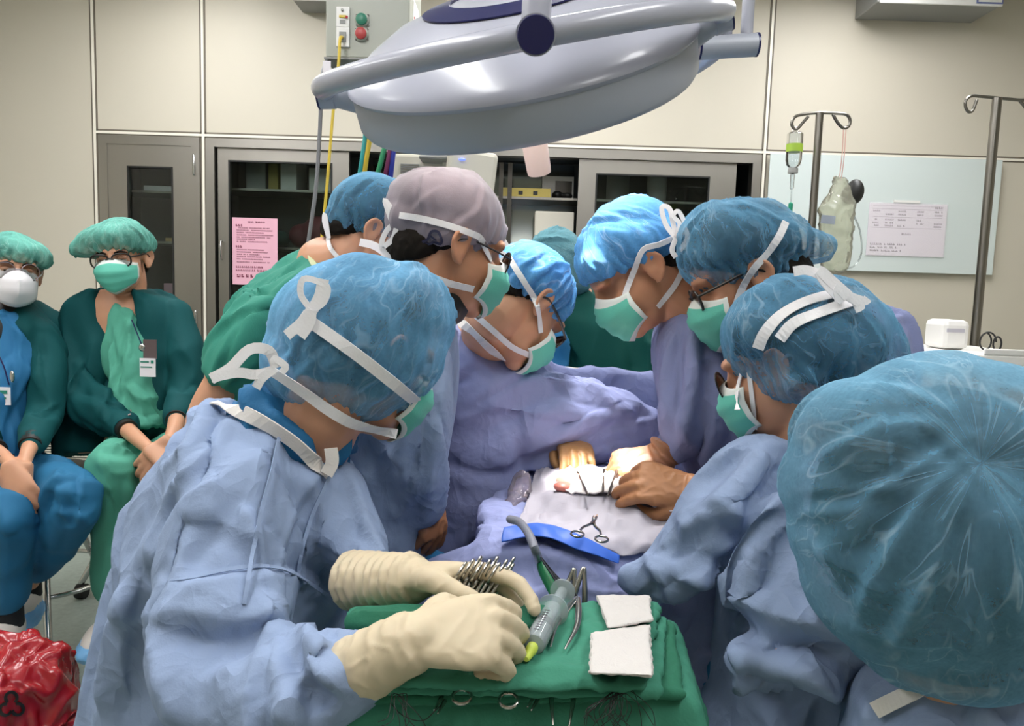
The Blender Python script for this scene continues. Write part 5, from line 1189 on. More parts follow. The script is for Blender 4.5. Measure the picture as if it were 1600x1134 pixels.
for q in ank:
    a = P(*q[1][:3]); put('sock', tube3([a + (0, .0, .05), a + (0, 0, -.02)], [.042, .044], 2, 18), M_sock, t)
    sh = put('shoe', union([ellip(a + (0, -.05, -.055), (.05, 0, 0), (0, .12, 0), (0, 0, .045)), ellip(a + (0, .0, -.04), (.045, 0, 0), (0, .06, 0), (0, 0, .05))], .006, 3), M_shoe, t)
    put('shoe_cover', crumple(*union([ellip(a + (0, -.055, -.068), (.057, 0, 0), (0, .135, 0), (0, 0, .042))], .006, 2), .004, .03, 5) if 0 else (lambda q: (crumple(q[0], q[1], .004, .03, 5), q[1]))(union([ellip(a + (0, -.06, -.072), (.058, 0, 0), (0, .13, 0), (0, 0, .042))], .006, 2)), M_shoecover, sh)
cap(hd, t, [(177, 381, 2.6, 53, 31, -8, .115), (150, 392, 2.6, 32, 24, 0, .1), (205, 378, 2.6, 30, 30, 0, .11)], M_capT, seed=53, plane=(0, -.1, 1, .02), keep=.35, pleat=.004, cr=.006, crs=.04)
mask(hd, t); specs(hd, t, M_frame, r=.0265, thick=.0027)
put('badge_clip', union([ellip(P(222, 543, 2.44), (.012, 0, 0), (0, .006, 0), (0, 0, .014))], .003, 1), M_chrome, t)
c0, c1_ = P(219, 588, 2.435), P(243, 560, 2.435)
bd = put('badge', boxm(c0[0], c1_[0], 2.433, 2.436, c0[2], c1_[2]), M_paper, t, smooth=False)
put('badge_print', join([boxm(c0[0] + .003, c0[0] + .03, 2.4318, 2.4326, c1_[2] - .014, c1_[2] - .009), boxm(c0[0] + .003, c0[0] + .04, 2.4318, 2.4326, c1_[2] - .03, c1_[2] - .026), boxm(c1_[0] - .014, c1_[0] - .005, 2.4318, 2.4326, c1_[2] - .016, c1_[2] - .006)]), M_scrub_g, bd, smooth=False)
put('badge_holder', boxm(P(214, 0, 2.44)[0], P(236, 0, 2.44)[0], 2.438, 2.441, P(0 + 222, 560, 2.44)[2], P(222, 530, 2.44)[2]), M_frame_m, t, smooth=False)
put('lanyard', join([wire([(206, 500), (214, 520), (222, 540)], 2.45, .002)]), M_navy, t)

# ======== seated observer at the left edge
t = thing('person', 'seated observer in blue scrubs and white respirator at the left edge', 'person', base(0, 2.5))
hd = Head(20, 424, 2.45, (.66, -.75, .04), (.1, 0, 1), .96)
jk = [(-40, 480, 45, 470, 2.5, .07), (-85, 510, 82, 502, 2.5, .11), (-95, 560, 90, 556, 2.5, .12), (-95, 640, 88, 636, 2.5, .13), (-90, 705, 70, 700, 2.5, .14)]
sl = [[(66, 520, 2.46, 26), (74, 590, 2.42, 28), (68, 650, 2.36, 28), (50, 692, 2.2, 20)], [(-90, 520, 2.46, 26), (-100, 600, 2.42, 28), (-70, 660, 2.36, 27), (-10, 700, 2.16, 18)]]
fa = [[(50, 690, 2.2, 13), (42, 710, 2.14, 11), (37, 726, 2.1, 10)], [(-12, 700, 2.16, 12), (6, 713, 2.12, 11), (18, 726, 2.08, 10)]]
lg = [[(20, 735, 2.48, 36), (75, 752, 2.25, 40), (118, 778, 2.1, 38), (105, 818, 2.14, 38), (82, 855, 2.22, 34), (60, 882, 2.28, 28)], [(-40, 735, 2.48, 36), (-25, 765, 2.2, 44), (2, 800, 2.05, 44), (8, 850, 2.08, 42), (6, 925, 2.12, 40)]]
ank = [[(55, 880, 2.28, 17), (40, 920, 2.32, 16)], [(8, 920, 2.12, 18), (10, 965, 2.12, 18)]]
h1 = hand(P(37, 727, 2.09), (-.1, -.3, -.85), (.6, -.6, .2), side=1, scale=.92, curls=((20, 30, 20),) * 4)
h2 = hand(P(16, 727, 2.07), (.45, -.2, -.7), (.1, -.8, .3), side=1, scale=.92, curls=((25, 35, 20),) * 4)
Vb, Fb = union_body(hd, [core(shrink(jk))] + [tube(a) for a in fa + ank] + [tube(thin(a, .5)) for a in sl + lg] + h1 + h2, P(2, 490, 2.52), .0045)
put('body', (Vb, Fb), M_skin, t); eyes(hd, t); hairdo(hd, t)
cloth('scrub_top', t, [outl([(-30, 500, 34, 492, 2.43, .05), (-50, 560, 45, 556, 2.4, .06), (-60, 640, 44, 636, 2.38, .09), (-60, 720, 46, 716, 2.36, .12)])], M_scrub_b, .006, 3, .009, .07, 61)
put('undershirt', outl([(-22, 488, 30, 478, 2.44, .04), (-16, 530, 12, 528, 2.385, .04), (-10, 565, -4, 565, 2.37, .02)]), M_black, t)
def panel1(side):
    out = []
    for xl, yl, xr, yr, Y, b in jk:
        fm = .12 if side < 0 else np.interp(yl, [480, 560, 705], [.74, .70, .72])
        xm = xl + (xr - xl) * fm; ym = yl + (yr - yl) * fm
        out.append((xl, yl, xm, ym, Y, b) if side < 0 else (xm, ym, xr, yr, Y, b))
    return outl(out, 4, 28, 3)
jack = cloth('jacket', t, [panel1(1), panel1(-1), outl([(r[0], r[1], r[2], r[3], r[4] + .1, .05) for r in jk])] + [tube(s) for s in sl], M_jacket, .0065, 4, .011, .08, 60, fl=[([(50, 580), (70, 620), (85, 640)], .01, .014), ([(45, 640), (70, 650), (90, 640)], -.01, .012), ([(60, 510), (55, 560)], -.008, .014)])
for q in fa:
    a, b = P(*q[0][:3]), P(*q[1][:3]); put('cuff', tube3([a - (b - a) * .15, a + (b - a) * .35], [.034, .031], 2, 20, rounded=False), M_black, t)
put('wrist_band', tube3([P(*fa[1][1][:3]) + q for q in ((0, 0, .003), (.001, -.001, -.003))], [.026, .026], 1, 18, rounded=False), M_black, t)
cloth('trousers', t, [tube(l) for l in lg] + [ellpx(0, 725, 2.52, 76, 26, 0, .14)], mat('trousers_teal_blue', '16658f', .75, bump=.2, bscale=300, var=.06), .0075, 4, .011, .08, 62, fl=[([(70, 760), (100, 770), (140, 775)], .008, .014), ([(85, 800), (100, 830), (90, 870)], -.01, .012), ([(75, 790), (110, 795), (140, 800)], -.008, .012), ([(-5, 780), (10, 850), (5, 920)], .008, .014)])
for q, dd in zip(ank, ((.3, -1, 0), (.05, -1, 0))):
    a = P(*q[1][:3]); d = nv(dd); put('sock', tube3([a + (0, 0, .07), a + (0, 0, -.02)], [.043, .045], 2, 18), M_sock, t)
    sd_ = np.cross(d, (0, 0, 1)); zz = np.array([0, 0, 1.])
    sh = put('shoe', union([ellip(a + d * .05 - zz * .045, sd_ * .05, d * .12, zz * .045), ellip(a - zz * .03, sd_ * .045, d * .06, zz * .05)], .006, 3), M_shoe, t)
    q2 = union([ellip(a + d * .065 - zz * .062, sd_ * .06, d * .13, zz * .045)], .006, 2); put('shoe_cover', (crumple(q2[0], q2[1], .004, .03, 5), q2[1]), M_shoecover, sh)
cap(hd, t, [(22, 396, 2.46, 50, 27, 6, .11), (50, 400, 2.45, 22, 20, 0, .08), (-5, 398, 2.46, 30, 24, 0, .1)], M_capT, seed=63, plane=(0, -.1, 1, .022), keep=.35, pleat=.004, cr=.006, crs=.04)
# folded respirator with a beak
nu, nq = 21, 11; V = []
for j in range(nq):
    q = j / (nq - 1)
    for i in range(nu):
        a = 2 * i / (nu - 1) - 1
        fr = np.interp(q, [0, .3, .62, 1], [.06, .1, .1, .05]); zt = .006 - .03 * abs(a) ** 2; zb = -.118 + .045 * abs(a) ** 1.5
        V.append(hd.w(.066 * math.sin(a * 1.5), .038 + fr * max(0, 1 - abs(a) ** 1.25), zt + (zb - zt) * q))
rp = put('respirator', (np.array(V), [(j * nu + i, j * nu + i + 1, (j + 1) * nu + i + 1, (j + 1) * nu + i) for j in range(nq - 1) for i in range(nu - 1)]), M_n95, t, solid=.002)
put('ear_loop', join([tube3([hd.w(q * .07, .045, -.012), hd.w(q * .082, .01, .0), hd.w(q * .086, -.012, .012)], [.0016] * 3, 4, 6) for q in (-1, 1)]), M_strap, t)
specs(hd, t, M_frame_m, r=.027, rnd=True, thick=.0013)
c0, c1_ = P(-12, 632, 2.3), P(16, 605, 2.3)
bd = put('badge', boxm(c0[0], c1_[0], 2.298, 2.301, c0[2], c1_[2]), M_paper, t, smooth=False)
put('badge_print', join([boxm(c1_[0] - .035, c1_[0] - .008, 2.2965, 2.2975, c1_[2] - .02, c1_[2] - .01), boxm(c1_[0] - .04, c1_[0] - .012, 2.2965, 2.2975, c1_[2] - .036, c1_[2] - .03)]), M_scrub_g, bd, smooth=False)
put('badge_clip', union([ellip(P(19, 588, 2.3), (.008, 0, 0), (0, .006, 0), (0, 0, .02))], .003, 1), M_chrome, t)
put('lanyard', wire([(-10, 540), (5, 570), (14, 600)], 2.31, .0022), M_navy, t)

# ======== stools
def stool(lab, seatc, h, feet, r=.165):
    x, y = seatc; t = thing('stool', lab, 'stool', (x, y, 0))
    put('seat', lathe([(.001, h - .06), (r * .9, h - .06), (r, h - .045), (r, h - .02), (r * .92, h - .003), (.001, h)], (x, y, 0), n=36), M_black, t)
    put('seat_post', tube3([(x, y, h - .065), (x, y, .3)], [.02, .02], 1, 16, rounded=False), M_chrome, t)
    for f in feet:
        f = np.array([f[0], f[1], .062]); lg_ = put('leg', tube3([(x + (f[0] - x) * .2, y + (f[1] - y) * .2, h - .075), (x + (f[0] - x) * .55, y + (f[1] - y) * .55, h * .55), f], [.0125, .0125, .0115], 4, 14), M_chrome, t)
        cs = put('caster', tube3([f + (-.017, 0, -.034), f + (.017, 0, -.034)], [.028, .028], 1, 20, rounded=False), M_black, lg_)
    rr = np.mean([np.hypot(f[0] - x, f[1] - y) for f in feet]) * .72
    put('foot_ring', tube3([(x + rr * math.cos(a), y + rr * math.sin(a), .17) for a in np.linspace(0, 2 * np.pi, 33)], [.008] * 33, 1, 10, rounded=False), M_chrome, t)
    return t
f1 = PZ(77, 1034, 0); f2 = PZ(94, 886, 0); cx_, cy_ = f1[0] - .19, f1[1] + .30
stool('chrome stool with black casters under the observer in blue', (cx_, cy_), .56, [f1[:2], (cx_ - .28, cy_ - .2), (cx_ - .2, cy_ + .26), (cx_ + .04, cy_ + .3)])
f3 = PZ(128, 934, 0); cx2, cy2 = f3[0] + .27, f3[1] + .12
stool('chrome stool with black casters under the observer in pale green trousers', (cx2, cy2), .56, [f3[:2], (cx2 + .2, cy2 - .2), (cx2 + .2, cy2 + .22), (cx2 - .12, cy2 + .28)])

# ======== red waste bag
ry = 1.62
t = thing('waste_bin', 'bin lined with a crumpled red biohazard bag at the lower left corner', 'bin', (P(0, 1100, ry)[0], ry, 0))
zc = P(10, 1022, ry)[2]; xc = P(5, 1100, ry)[0]
put('bin_body', lathe([(.001, .0), (.1, .0), (.125, zc - .1), (.12, zc - .09), (.001, zc - .09)], (xc, ry, 0), n=32), M_grey, t)
sh = [loft([ring(np.array([xc, ry, z]), np.array([a, 0, 0]), np.array([0, a, 0]), 40) for z, a in ((.1, .155), (zc - .17, .155), (zc - .1, .145), (zc - .04, .13), (zc - .005, .105), (zc + .01, .07))]), ellip((xc + .03, ry - .03, zc - .03), (.085, 0, 0), (0, .08, 0), (0, 0, .045)), ellip((xc + .13, ry - .02, zc - .23), (.07, 0, 0), (0, .07, 0), (0, 0, .1))]
V, F = union(sh, .005, 3); V = crumple(V, F, .03, .14, 71, axis=(0, 0, 1), stretch=2.5); V = crumple(V, F, .012, .055, 72, axis=(.3, 0, 1), stretch=2.5); V = autofold(V, F, 40, (.2, 0, 1), 4, (.006, .014), (.005, .01), (.06, .2), 40, .1)
M_redbag = mat('red_film', '9e1420', .25, spec=.6, coat=.2)
put('bag', (V, F), M_redbag, t); sb_ = Surf(V, F)
for k in range(3):
    a0 = k * 2.09 + .5
    put('hazard_mark', ribbon(*layline([sb_], [(18 + 11 * math.cos(a0) + 9 * math.cos(a), 1102 + 12 * math.sin(a0) + 9 * math.sin(a)) for a in np.linspace(a0 - 2.4, a0 + 2.4, 9)], .002, 2), .006), M_black, t)

# ======== draped operating table
dr = [loft([np.array([[-.05, 1.22, z], [.36, 1.22, z], [.36, 2.1, z], [.02, 2.1, z], [.02, 1.6, z], [-.05, 1.45, z]]) for z in (.3, .83)]), ellip((.06, 1.24, .72), (.24, 0, 0), (0, .1, 0), (0, 0, .11)), ellip((.2, 1.5, .82), (.15, 0, 0), (0, .28, 0), (0, 0, .045)), ellip((.06, 1.22, .5), (.22, 0, 0), (0, .08, 0), (0, 0, .25))]
t = thing('operating_table', 'operating table hidden under the blue surgical drape', 'table', (.16, 1.65, 0))
put('table_base', boxm(.02, .32, 1.5, 1.9, .0, .12), M_steel, t, smooth=False, bevel=.02); put('table_column', boxm(.1, .24, 1.6, 1.8, .121, .29), M_steel, t, smooth=False, bevel=.02)
V, F = union(dr, .008, 6); V = crumple(V, F, .012, .1, 81); V = crumple(V, F, .004, .04, 82)
V = folds(V, F, [([(700, 890), (780, 872), (840, 868), (900, 890), (950, 915)], .012, .014), ([(690, 905), (760, 895), (830, 890)], -.008, .012)])
o = put('surgical_drape', (V, F), M_gown2, None); tag(o, 'lavender blue surgical drape over the operating table between the surgeons', 'drape'); drs = Surf(V, F)
def patch(surf, rowsx, nu=30, off=.003, zf=.86, cr=.0, seed=0, crs=.04, th=.002):
    """sheet lying on a surface; rowsx: list of pixel polylines from back to front"""
    R = [catmull(np.array(r, float), 8) for r in rowsx]; R = [np.stack([np.interp(np.linspace(0, 1, nu), np.linspace(0, 1, len(r)), r[:, k]) for k in (0, 1)], 1) for r in R]
    G = catmull(np.array([r.reshape(-1) for r in R]), 8); nr = len(G); G = G.reshape(nr, nu, 2); V = []
    for r in G:
        for a in r:
            q, n = surf.hit(*a) if surf else (None, None)
            if q is None: q = PZ(a[0], a[1], zf); n = np.array([0, 0, 1])
            V.append(q + np.array([0, 0, off]) + n * off * .5)
    V = np.array(V); F = np.array([(j * nu + i, (j + 1) * nu + i, (j + 1) * nu + i + 1, j * nu + i + 1) for j in range(nr - 1) for i in range(nu - 1)])
    V = lap(V, F, 3)
    if cr: V[:, 2] += cr * (.3 - np.abs(noise(V / crs + seed * 7.7)) * 1.3 + .5 * noise(V / crs / .4 + seed))
    return V, F
V, F = patch(drs, [[(836, 742), (900, 738), (980, 740), (1050, 752)], [(822, 790), (900, 778), (990, 782), (1062, 795)], [(800, 838), (880, 836), (960, 842), (1060, 842)], [(808, 852), (880, 852), (950, 874), (1040, 880)]], 60, .0105, .85, .014, 2, .06)
o = put('field_sheet', (V, F), mat('sheet_white', '9e9aa4', .7, bump=.3, bscale=60), None, solid=.002); tag(o, 'crumpled white translucent sheet around the brightly lit operating field', 'sheet'); fs = Surf(V, F)
o = put('adhesive_strip', patch(drs, [[(784, 842), (840, 834), (905, 852), (968, 886)], [(780, 866), (845, 858), (905, 880), (966, 897)]], 40, .014, .84, 0)[0:2], mat('strip_blue', '1f55b4', .55), None, solid=.002); tag(o, 'bright blue adhesive strip along the near edge of the white sheet', 'strip')
V, F = patch(fs, [[(870, 742), (930, 738), (1000, 742)], [(866, 762), (930, 766), (1000, 768)], [(885, 772), (930, 778), (985, 778)]], 40, .006, .865, .009, 5, .045)
o = put('gauze_pack', (V, F), mat('gauze_white', 'f0e9e6', .8, bump=.4, bscale=200), None, solid=.003); tag(o, 'white gauze packed into the operating field', 'gauze')
V, F = patch(fs, [[(1008, 745), (1040, 750), (1064, 762)], [(995, 775), (1035, 790), (1064, 800)], [(1002, 800), (1030, 815), (1056, 822)]], 30, .014, .87, .012, 6, .03)
o = put('gauze_cloth', (V, F), mat('gauze_cloth', 'd9cdd2', .8, bump=.4, bscale=200), None, solid=.003); tag(o, 'loose gauze cloth under the tan gloved hand right of the field', 'gauze')
o = put('incision', (lambda q: q)(union([ellip(PZ(905, 752, .872), (.05, 0, 0), (0, .03, 0), (0, 0, .014)), ellip(PZ(880, 760, .872), (.02, 0, 0), (0, .02, 0), (0, 0, .01))], .004, 2)), mat('tissue_pink', 'c9786a', .35), None); tag(o, 'pink open tissue in the brightly lit operating field', 'tissue')
# plastic pouch beside the surgeon, drape screen behind
V, F = union([outl([(806, 742, 832, 742, 1.5, .02), (792, 780, 824, 785, 1.46, .025), (776, 815, 815, 815, 1.42, .025), (768, 838, 800, 840, 1.38, .02)])], .006, 2); V = crumple(V, F, .008, .05, 85)
o = put('plastic_pouch', (V, F), glass_mat('pouch_film', 'e8e0e6', .25, 'c8bcc8', .12)); tag(o, 'creased clear plastic pouch hanging between the surgeon and the white sheet', 'pouch')
V, F = union([outl([(850, 566, 1060, 590, 1.95, .02), (850, 590, 1060, 615, 1.95, .025), (850, 640, 1060, 650, 1.95, .02), (850, 760, 1060, 760, 1.97, .02)])], .009, 3); V = crumple(V, F, .015, .12, 86)
o = put('screen_drape', (V, F), M_gown2); tag(o, 'blue drape hung as a screen behind the field, in front of the dark green jacket', 'drape')
put('screen_bar', tube3([P(840, 566, 1.95) - (0, 0, .01), P(1070, 592, 1.95) - (0, 0, .01)], [.008, .008], 1, 12), M_steel, None)
tag(bpy.data.objects['screen_bar'], 'steel bar carrying the drape screen behind the field', 'bar')

# ======== instrument stand with its green drape
ZT_ = .822
c = [PZ(545, 968, ZT_), PZ(1058, 962, ZT_), PZ(1092, 1092, ZT_), PZ(520, 1092, ZT_)]
def poly_rings(c, spec, n=16):
    m = np.mean(c, 0); out = []
    for z, k in spec:
        pts = []
        for i in range(4):
            a, b = c[i], c[(i + 1) % 4]
            for q in np.arange(n) / n:
                pts.append(a + (b - a) * q)
        pts = np.array(pts); d = pts - m; d /= np.linalg.norm(d[:, :2], axis=1, keepdims=True)
        pts = pts + d * k; pts[:, 2] = z; out.append(pts)
    return out
t = thing('instrument_stand', 'wheeled instrument stand under the green cloth', 'stand', (np.mean(c, 0)[0], np.mean(c, 0)[1], 0)); mc = np.mean(c, 0)
put('tray', loft(poly_rings(c, [(ZT_ - .045, -.045), (ZT_ - .03, -.03), (ZT_ - .022, -.03)])), M_steel, t, smooth=False)
put('post', tube3([(mc[0], mc[1] + .12, .06), (mc[0], mc[1] + .12, ZT_ - .046)], [.016, .016], 1, 16, rounded=False), M_chrome, t)
put('base', join([boxm(mc[0] - .14, mc[0] + .2, mc[1] + .1, mc[1] + .14, .06, .09), boxm(mc[0] - .02, mc[0] + .02, mc[1] - .12, mc[1] + .2, .06, .09)]), M_chrome, t, smooth=False)
for x in (-.125, .185): put('caster', tube3([(mc[0] + x - .012, mc[1] + .12, .03), (mc[0] + x + .012, mc[1] + .12, .03)], [.03, .03], 1, 16, rounded=False), M_black, t)
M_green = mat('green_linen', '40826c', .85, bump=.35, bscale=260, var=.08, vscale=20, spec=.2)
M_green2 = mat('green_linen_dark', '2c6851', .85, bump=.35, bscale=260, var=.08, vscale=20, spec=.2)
V, F = union([loft(poly_rings(c, [(.36, .035), (.6, .025), (ZT_ - .05, .012), (ZT_ - .015, .006), (ZT_, -.008)]))], .006, 5)
wgt = np.clip((ZT_ - .02 - V[:, 2]) / .05, 0, 1)
V = crumple(V, F, .02, .09, 91, axis=(0, 0, 1), stretch=5, w=wgt); V = crumple(V, F, .003, .04, 92)
o = put('stand_cloth', (V, F), M_green); tag(o, 'green cloth draped over the whole instrument stand', 'cloth'); ss = Surf(V, F)
def slab(px, z0, z1, name, m, lab, cat, seed, cr=.003, crs=.05, vox=.004, sm=4, shells=(), fl=()):
    cc = [PZ(*p, z1) for p in px]
    V, F = union([loft(poly_rings(cc, [(z0, -.002), ((z0 + z1) / 2, .002), (z1, -.002)], 12))] + list(shells), vox, sm)
    V = crumple(V, F, cr, crs, seed); V = crumple(V, F, cr * .5, crs * .4, seed + 1)
    if fl: V = folds(V, F, fl)
    V[:, 2] = np.maximum(V[:, 2], z0)
    o = put(name, (V, F), m); tag(o, lab, cat); return Surf(V, F)
T1 = ZT_ + .001
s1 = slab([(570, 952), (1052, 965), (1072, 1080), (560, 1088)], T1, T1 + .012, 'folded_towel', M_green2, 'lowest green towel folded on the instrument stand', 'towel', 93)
s2 = slab([(560, 950), (1042, 962), (1034, 1078), (575, 1070)], T1 + .0125, T1 + .024, 'folded_towel', M_green, 'middle green towel folded on the instrument stand', 'towel', 94)
s3 = slab([(545, 945), (1032, 934), (1012, 1068), (520, 1060)], T1 + .0245, T1 + .036, 'folded_towel', M_green, 'top green towel of the stack, under the syringe and gauze', 'towel', 95, .004, fl=[([(860, 940), (930, 1000), (960, 1040)], .004, .012), ([(700, 1050), (800, 1045), (950, 1050)], .005, .01), ([(760, 1000), (850, 1010)], -.003, .01), ([(870, 960), (960, 1030)], -.003, .012)])
ZS = T1 + .037
rl = [tube3([PZ(570, 968, ZS + .014), PZ(660, 972, ZS + .014), PZ(760, 972, ZS + .014), PZ(838, 965, ZS + .014)], [.022, .024, .024, .02], 4, 20, k=.62, up=(0, 0, 1))]
V, F = union(rl, .0035, 2); V = crumple(V, F, .005, .035, 97, axis=(1, 0, 0), stretch=3); V[:, 2] = np.maximum(V[:, 2], ZS - .001)
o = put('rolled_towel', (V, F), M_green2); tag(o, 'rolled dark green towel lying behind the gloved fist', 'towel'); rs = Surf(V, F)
# gauze squares
def gz(px, z0, n, lab, seed):
    t = thing('gauze_stack', lab, 'gauze', PZ(*np.mean(px, 0), z0), 'gauze squares on the tray'); rg = random.Random(seed)
    for k in range(n):
        j = [(p[0] + rg.uniform(-2, 2), p[1] + rg.uniform(-1.5, 1.5)) for p in px]; z = z0 + .0032 * k
        V, F = union([loft(poly_rings([PZ(*p, z) for p in j], [(z, -.001), (z + .003, -.001)], 10))], .0022, 3)
        V = crumple(V, F, .0016, .03, seed + k)
        put('gauze_square', (V, F), M_gz, t)
M_gz = mat('gauze', 'c6c1bd', .9, bump=.5, bscale=350)
ZG = T1 + .0395
gz([(930, 932), (1015, 931), (1021, 973), (948, 984)], ZG, 3, 'smaller gauze stack at the back of the green tray', 3)
gz([(922, 992), (1017, 978), (1022, 1060), (920, 1055)], ZG + .0005, 5, 'larger gauze stack at the front of the green tray', 7)

# ======== instruments
def basis(xd, zd): x = nv(xd); z = nv(np.asarray(zd) - x * np.dot(zd, x)); return np.stack([x, np.cross(z, x), z], 1)
def place(o, loc, R): o.rotation_euler = Matrix([[float(v) for v in r] for r in R]).to_euler(); o.location = Vector([float(v) for v in loc])
def hemostat(label, L=.125, open_=.12, group=None):
    """lies in the x-y plane, rings at the origin end, tips towards +x"""
    t = thing('hemostat', label, 'clamp', (0, 0, 0), group)
    for s in (-1, 1):
        rx = .0115; c = np.array([0, s * (.012 + .02 * open_), 0]); z = s * .0012
        th = np.linspace(0, 2 * np.pi, 25); ringp = [c + (rx * 1.15 * math.cos(a), rx * .82 * math.sin(a), z) for a in th]
        jx = L * .68; sh = [c + (rx * 1.1, -s * .002, z), c + (.035, -s * .005, z), (jx * .75, s * .0035, z), (jx, 0, z)]
        h = put('handle', join([tube3(ringp, [.0017] * 25, 1, 8, rounded=False), tube3(sh, [.0021, .002, .0023, .0032], 4, 8)]), M_instr, t)
        put('jaw', tube3([(jx, 0, z), (jx + .02, -s * .001 * (1 + 4 * open_), z), (L, -s * (.0006 + .03 * open_ * .2), z)], [.0032, .0024, .0009], 4, 8), M_instr, t)
    put('hinge_pin', tube3([(L * .68, 0, -.004), (L * .68, 0, .004)], [.0026, .0026], 1, 10), M_chrome, t)
    return t
def forceps(label, L=.125, gap=.012, group=None):
    t = thing('forceps', label, 'forceps', (0, 0, 0), group)
    for s in (-1, 1):
        pts = [(0, s * .001, 0), (L * .3, s * gap * .6, 0), (L * .6, s * gap * .9, 0), (L, s * gap * .6, 0)]
        put('blade', tube3(pts, [.003, .0042, .0032, .001], 5, 10, k=.7, up=(0, 0, 1)), M_instr, t)
    return t
def axis_from(p, q): return nv(q - p)
# on the sheet
h0 = hemostat('small clamp lying on the white sheet in front of the field', .11, .3)
a, b = PZ(921, 838, .885), PZ(930, 806, .885); place(h0, a, basis((b - a), (0, -.3, 1)))
# bundle held by the nurse
p0, p1 = P(693, 944, .84), P(722, 900, .86); xd = p1 - p0; st = nv(CR * 1.0 - CU * .05 + CF * .1)
hs_ = [h0]
ref = hemostat('steel clamp in the bundle held between the cream gloves', .12, .05, 'clamps held by the nurse')
for k in range(9):
    o = ref if k == 0 else copy_tree(ref, (0, 0, 0)); off = st * (.0064 * k) + nv(xd) * (.004 * ((k * 7) % 3 - 1))
    place(o, P(722, 900, .86) + off + CU * .004, basis(-nv(xd), st))
hl = hemostat('clamp with open rings left of the gloved fist on the green towel', .12, .25)
place(hl, PZ(570, 987, ZS + .004), basis(PZ(640, 1004, ZS + .004) - PZ(570, 987, ZS + .004), (0, 0, 1)))
o = copy_tree(hl, (0, 0, 0), None, 'clamp whose rings stick out behind the rolled towel'); place(o, PZ(792, 921, ZS + .01), basis(PZ(740, 950, ZS + .01) - PZ(792, 921, ZS + .01), (0, -.2, 1)))
# front row tucked under the towel edge
zf = T1 + .0185
def front(label, x0, y0, x1, y1, src, zz=zf, tilt=-.3):
    o = copy_tree(src, (0, 0, 0), None, label); a, b = PZ(x0, y0, zz), PZ(x1, y1, zz - .012); place(o, a, basis(b - a, (0, tilt, 1))); return o
hw = hemostat('clamp with two rings showing below the front edge of the towels', .12, .55)
place(hw, PZ(758, 1091, zf + .002), basis((.0, 1, .0), (0, -.35, 1)))
front('clamp tip poking out under the towels left of the two rings', 742, 1008, 688, 1100, hl)
front('clamp tip hanging out right of the two rings', 885, 1010, 824, 1112, hl)
f0 = forceps('forceps lying beside the syringe with tips towards the front', .135, .013)
a, b = PZ(902, 934, ZS + .006), PZ(862, 1036, ZS + .005); place(f0, a, basis(b - a, (0, 0, 1)))
for k, (x0, y0, x1, y1, l) in enumerate(((897, 890, 884, 948, 'left forceps propped upright behind the green towels'), (912, 888, 903, 948, 'right forceps propped upright behind the green towels'))):
    o = copy_tree(f0, (0, 0, 0), None, l); a, b = P(x0, y0, 1.06), P(x1, y1, 1.04); place(o, a, basis(b - a, -CF))
o = copy_tree(f0, (0, 0, 0), None, 'forceps tip hanging below the towels near the black threads'); place(o, PZ(882, 1012, zf), basis(PZ(878, 1106, zf - .01) - PZ(882, 1012, zf), (0, -.3, 1)))
# scalpel-like dark handle behind the syringe
o = put('dark_scissors', join([tube3([P(846, 872, 1.05), P(866, 900, 1.04), P(890, 935, 1.02)], [.0022, .005, .006], 4, 10, k=.5), tube3([P(850, 880, 1.05), P(880, 912, 1.03), P(900, 932, 1.02)], [.002, .0035, .004], 4, 10, k=.5)]), mat('gunmetal', '2a2c30', .35, .8)); tag(o, 'dark scissors propped behind the syringe', 'scissors')
# suction line and green connector
o = put('suction_tube', tube3([PZ(797, 811, .9), PZ(812, 816, .9), PZ(826, 834, .895), PZ(836, 858, .885), P(843, 878, 1.11), P(847, 888, 1.085)], [.0062] * 6, 6, 14), mat('tube_grey', '8d8f9c', .3, alpha=.9)); tag(o, 'grey suction tube curving from the sheet to the green connector', 'tube')
t = thing('tube_connector', 'green tubular connector at the end of the grey suction tube', 'connector', P(856, 905, 1.06))
put('grip', tube3([P(846, 884, 1.085), P(852, 896, 1.07), P(866, 924, 1.04)], [.0068, .0088, .0082], 4, 18), mat('connector_green', '1d7a4d', .45), t); put('metal_tip', tube3([P(866, 922, 1.04), P(872, 938, 1.02)], [.004, .003], 2, 10), M_instr, t)
# syringe
p, q = PZ(822, 1030, ZS + .012), PZ(880, 922, ZS + .016); R = basis(np.array([0, 0, 1.]), np.array([1., 0, 0])); ax = nv(q - p); sR = np.stack([nv(np.cross((0, 0, 1), ax)), np.cross(ax, nv(np.cross((0, 0, 1), ax))), ax], 1); Ls = np.linalg.norm(q - p)
t = thing('syringe', 'large clear syringe with yellow green tip lying on the green towel', 'syringe', p)
M_syr = glass_mat('syringe_clear', 'f4f8f8', .3, 'd8e4e6', .08, 1.3)
def sl_(prof, n=28): return xf(lathe([(r, z * Ls) for r, z in prof], n=n), sR, p)
put('barrel', sl_([(.003, .17), (.011, .18), (.0122, .2), (.0122, .66), (.019, .662), (.019, .675), (.0105, .676)]), M_syr, t)
put('fluid', sl_([(.0105, .2), (.0105, .38), (.001, .381)]), mat('fluid_grey', 'a9b0b8', .1, alpha=.5), t)
put('plunger', sl_([(.0112, .385), (.0112, .45), (.007, .455), (.007, .97), (.0155, .972), (.0155, .99), (.001, .991)]), M_syr, t)
put('plunger_seal', sl_([(.0115, .39), (.0115, .45), (.001, .451)]), mat('seal_dark', '3a3d42', .5), t)
put('needle_hub', sl_([(.0025, 0), (.004, .02), (.0052, .09), (.0062, .1), (.0062, .15), (.004, .17)]), mat('hub_lime', 'c3d455', .35), t)
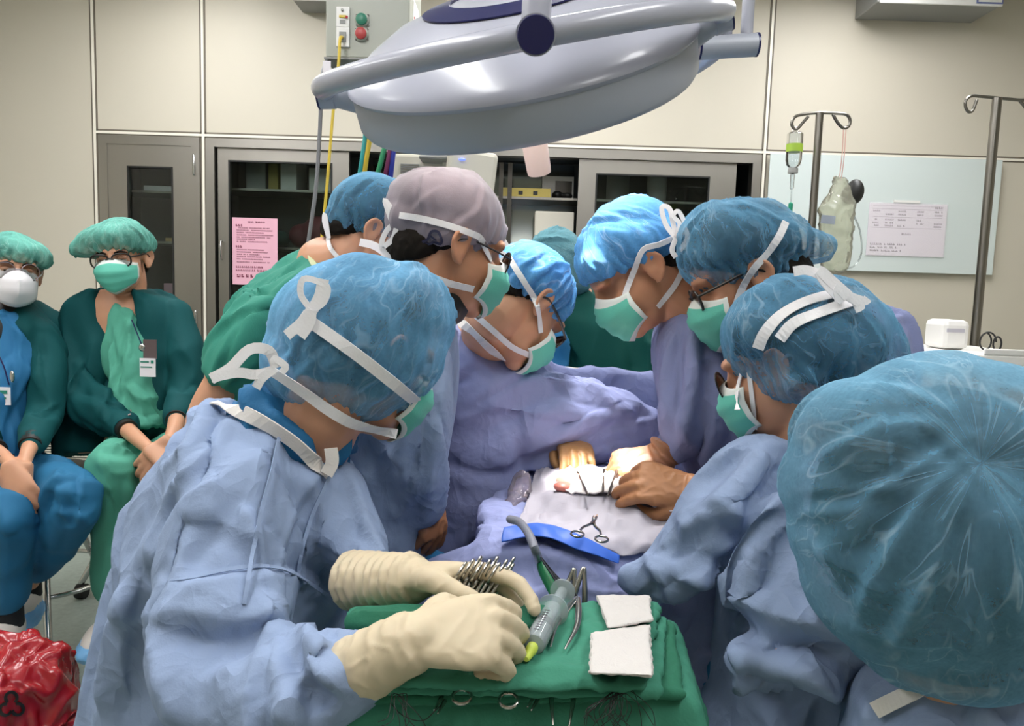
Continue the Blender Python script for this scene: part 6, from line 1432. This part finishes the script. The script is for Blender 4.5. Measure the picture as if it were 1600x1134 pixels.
put('scale_mark', join([xf(boxm(-.003, .003, .0123, .0127, .24 * Ls + .006 * k, .24 * Ls + .006 * k + .0008), sR, p) for k in range(9)]), M_ink, t, smooth=False)
# rods and retractors in the field
for k, (x0, y0, x1, y1, l) in enumerate(((905, 738, 918, 772, 'thin steel probe standing in the field, left one'), (945, 736, 942, 768, 'short steel rod at the middle of the field'), (968, 728, 950, 774, 'paired steel needle holder at the right of the field'))):
    a, b = P(x0, y0, 1.5), PZ(x1, y1, .888); dd = nv(np.cross(b - a, CF)) * .003
    o = put('probe', join([tube3([a - dd, b], [.003, .002], 2, 8)] + ([tube3([a + dd * 2, b], [.003, .002], 2, 8)] if k == 2 else [])), M_steel_d); tag(o, l, 'instrument')
o = put('yellow_drain', tube3([P(976, 762, 1.42), P(992, 758, 1.41), P(1012, 764, 1.4)], [.003, .0045, .003], 4, 10, k=.6), mat('drain_yellow', 'c99a2c', .4)); tag(o, 'short yellow loop held by the tan gloved hand', 'drain')
# threads
rg = random.Random(12)
def threads(n, cx, cy, rx, lab):
    L = []
    for k in range(n):
        y = cy + rg.uniform(-3, 3); x = cx + rg.uniform(-8, 8); e = cx + rg.uniform(-rx, rx); zz = [ZT_ + .02, ZT_ + .022, ZT_ - .01, ZT_ - .05]
        a = PZ(x, y, zz[0]); pts = [a, a + (rg.uniform(-.01, .01), -.012, .006)]
        b = P(e, cy + rg.uniform(25, 40), pts[0][1] - .03); pts += [b, P(e + rg.uniform(-30, 30), cy + rg.uniform(40, 75), b[1] - .004)]
        L.append(tube3(pts, [.0004] * 4, 6, 5))
    o = put('suture_thread', join(L), M_black); tag(o, lab, 'thread'); o['kind'] = 'stuff'
threads(26, 968, 1078, 55, 'bundle of black suture threads at the right front of the green cloth')
threads(8, 628, 1086, 30, 'thin black threads beside the nurse\'s right cuff')
o = put('suture_strand', wire([(690, 1100), (682, 1108), (660, 1126), (630, 1118), (612, 1100)], [.735, .72, .715, .72, .74], .0005), M_black); tag(o, 'single black strand trailing from the left clamp tip', 'thread')
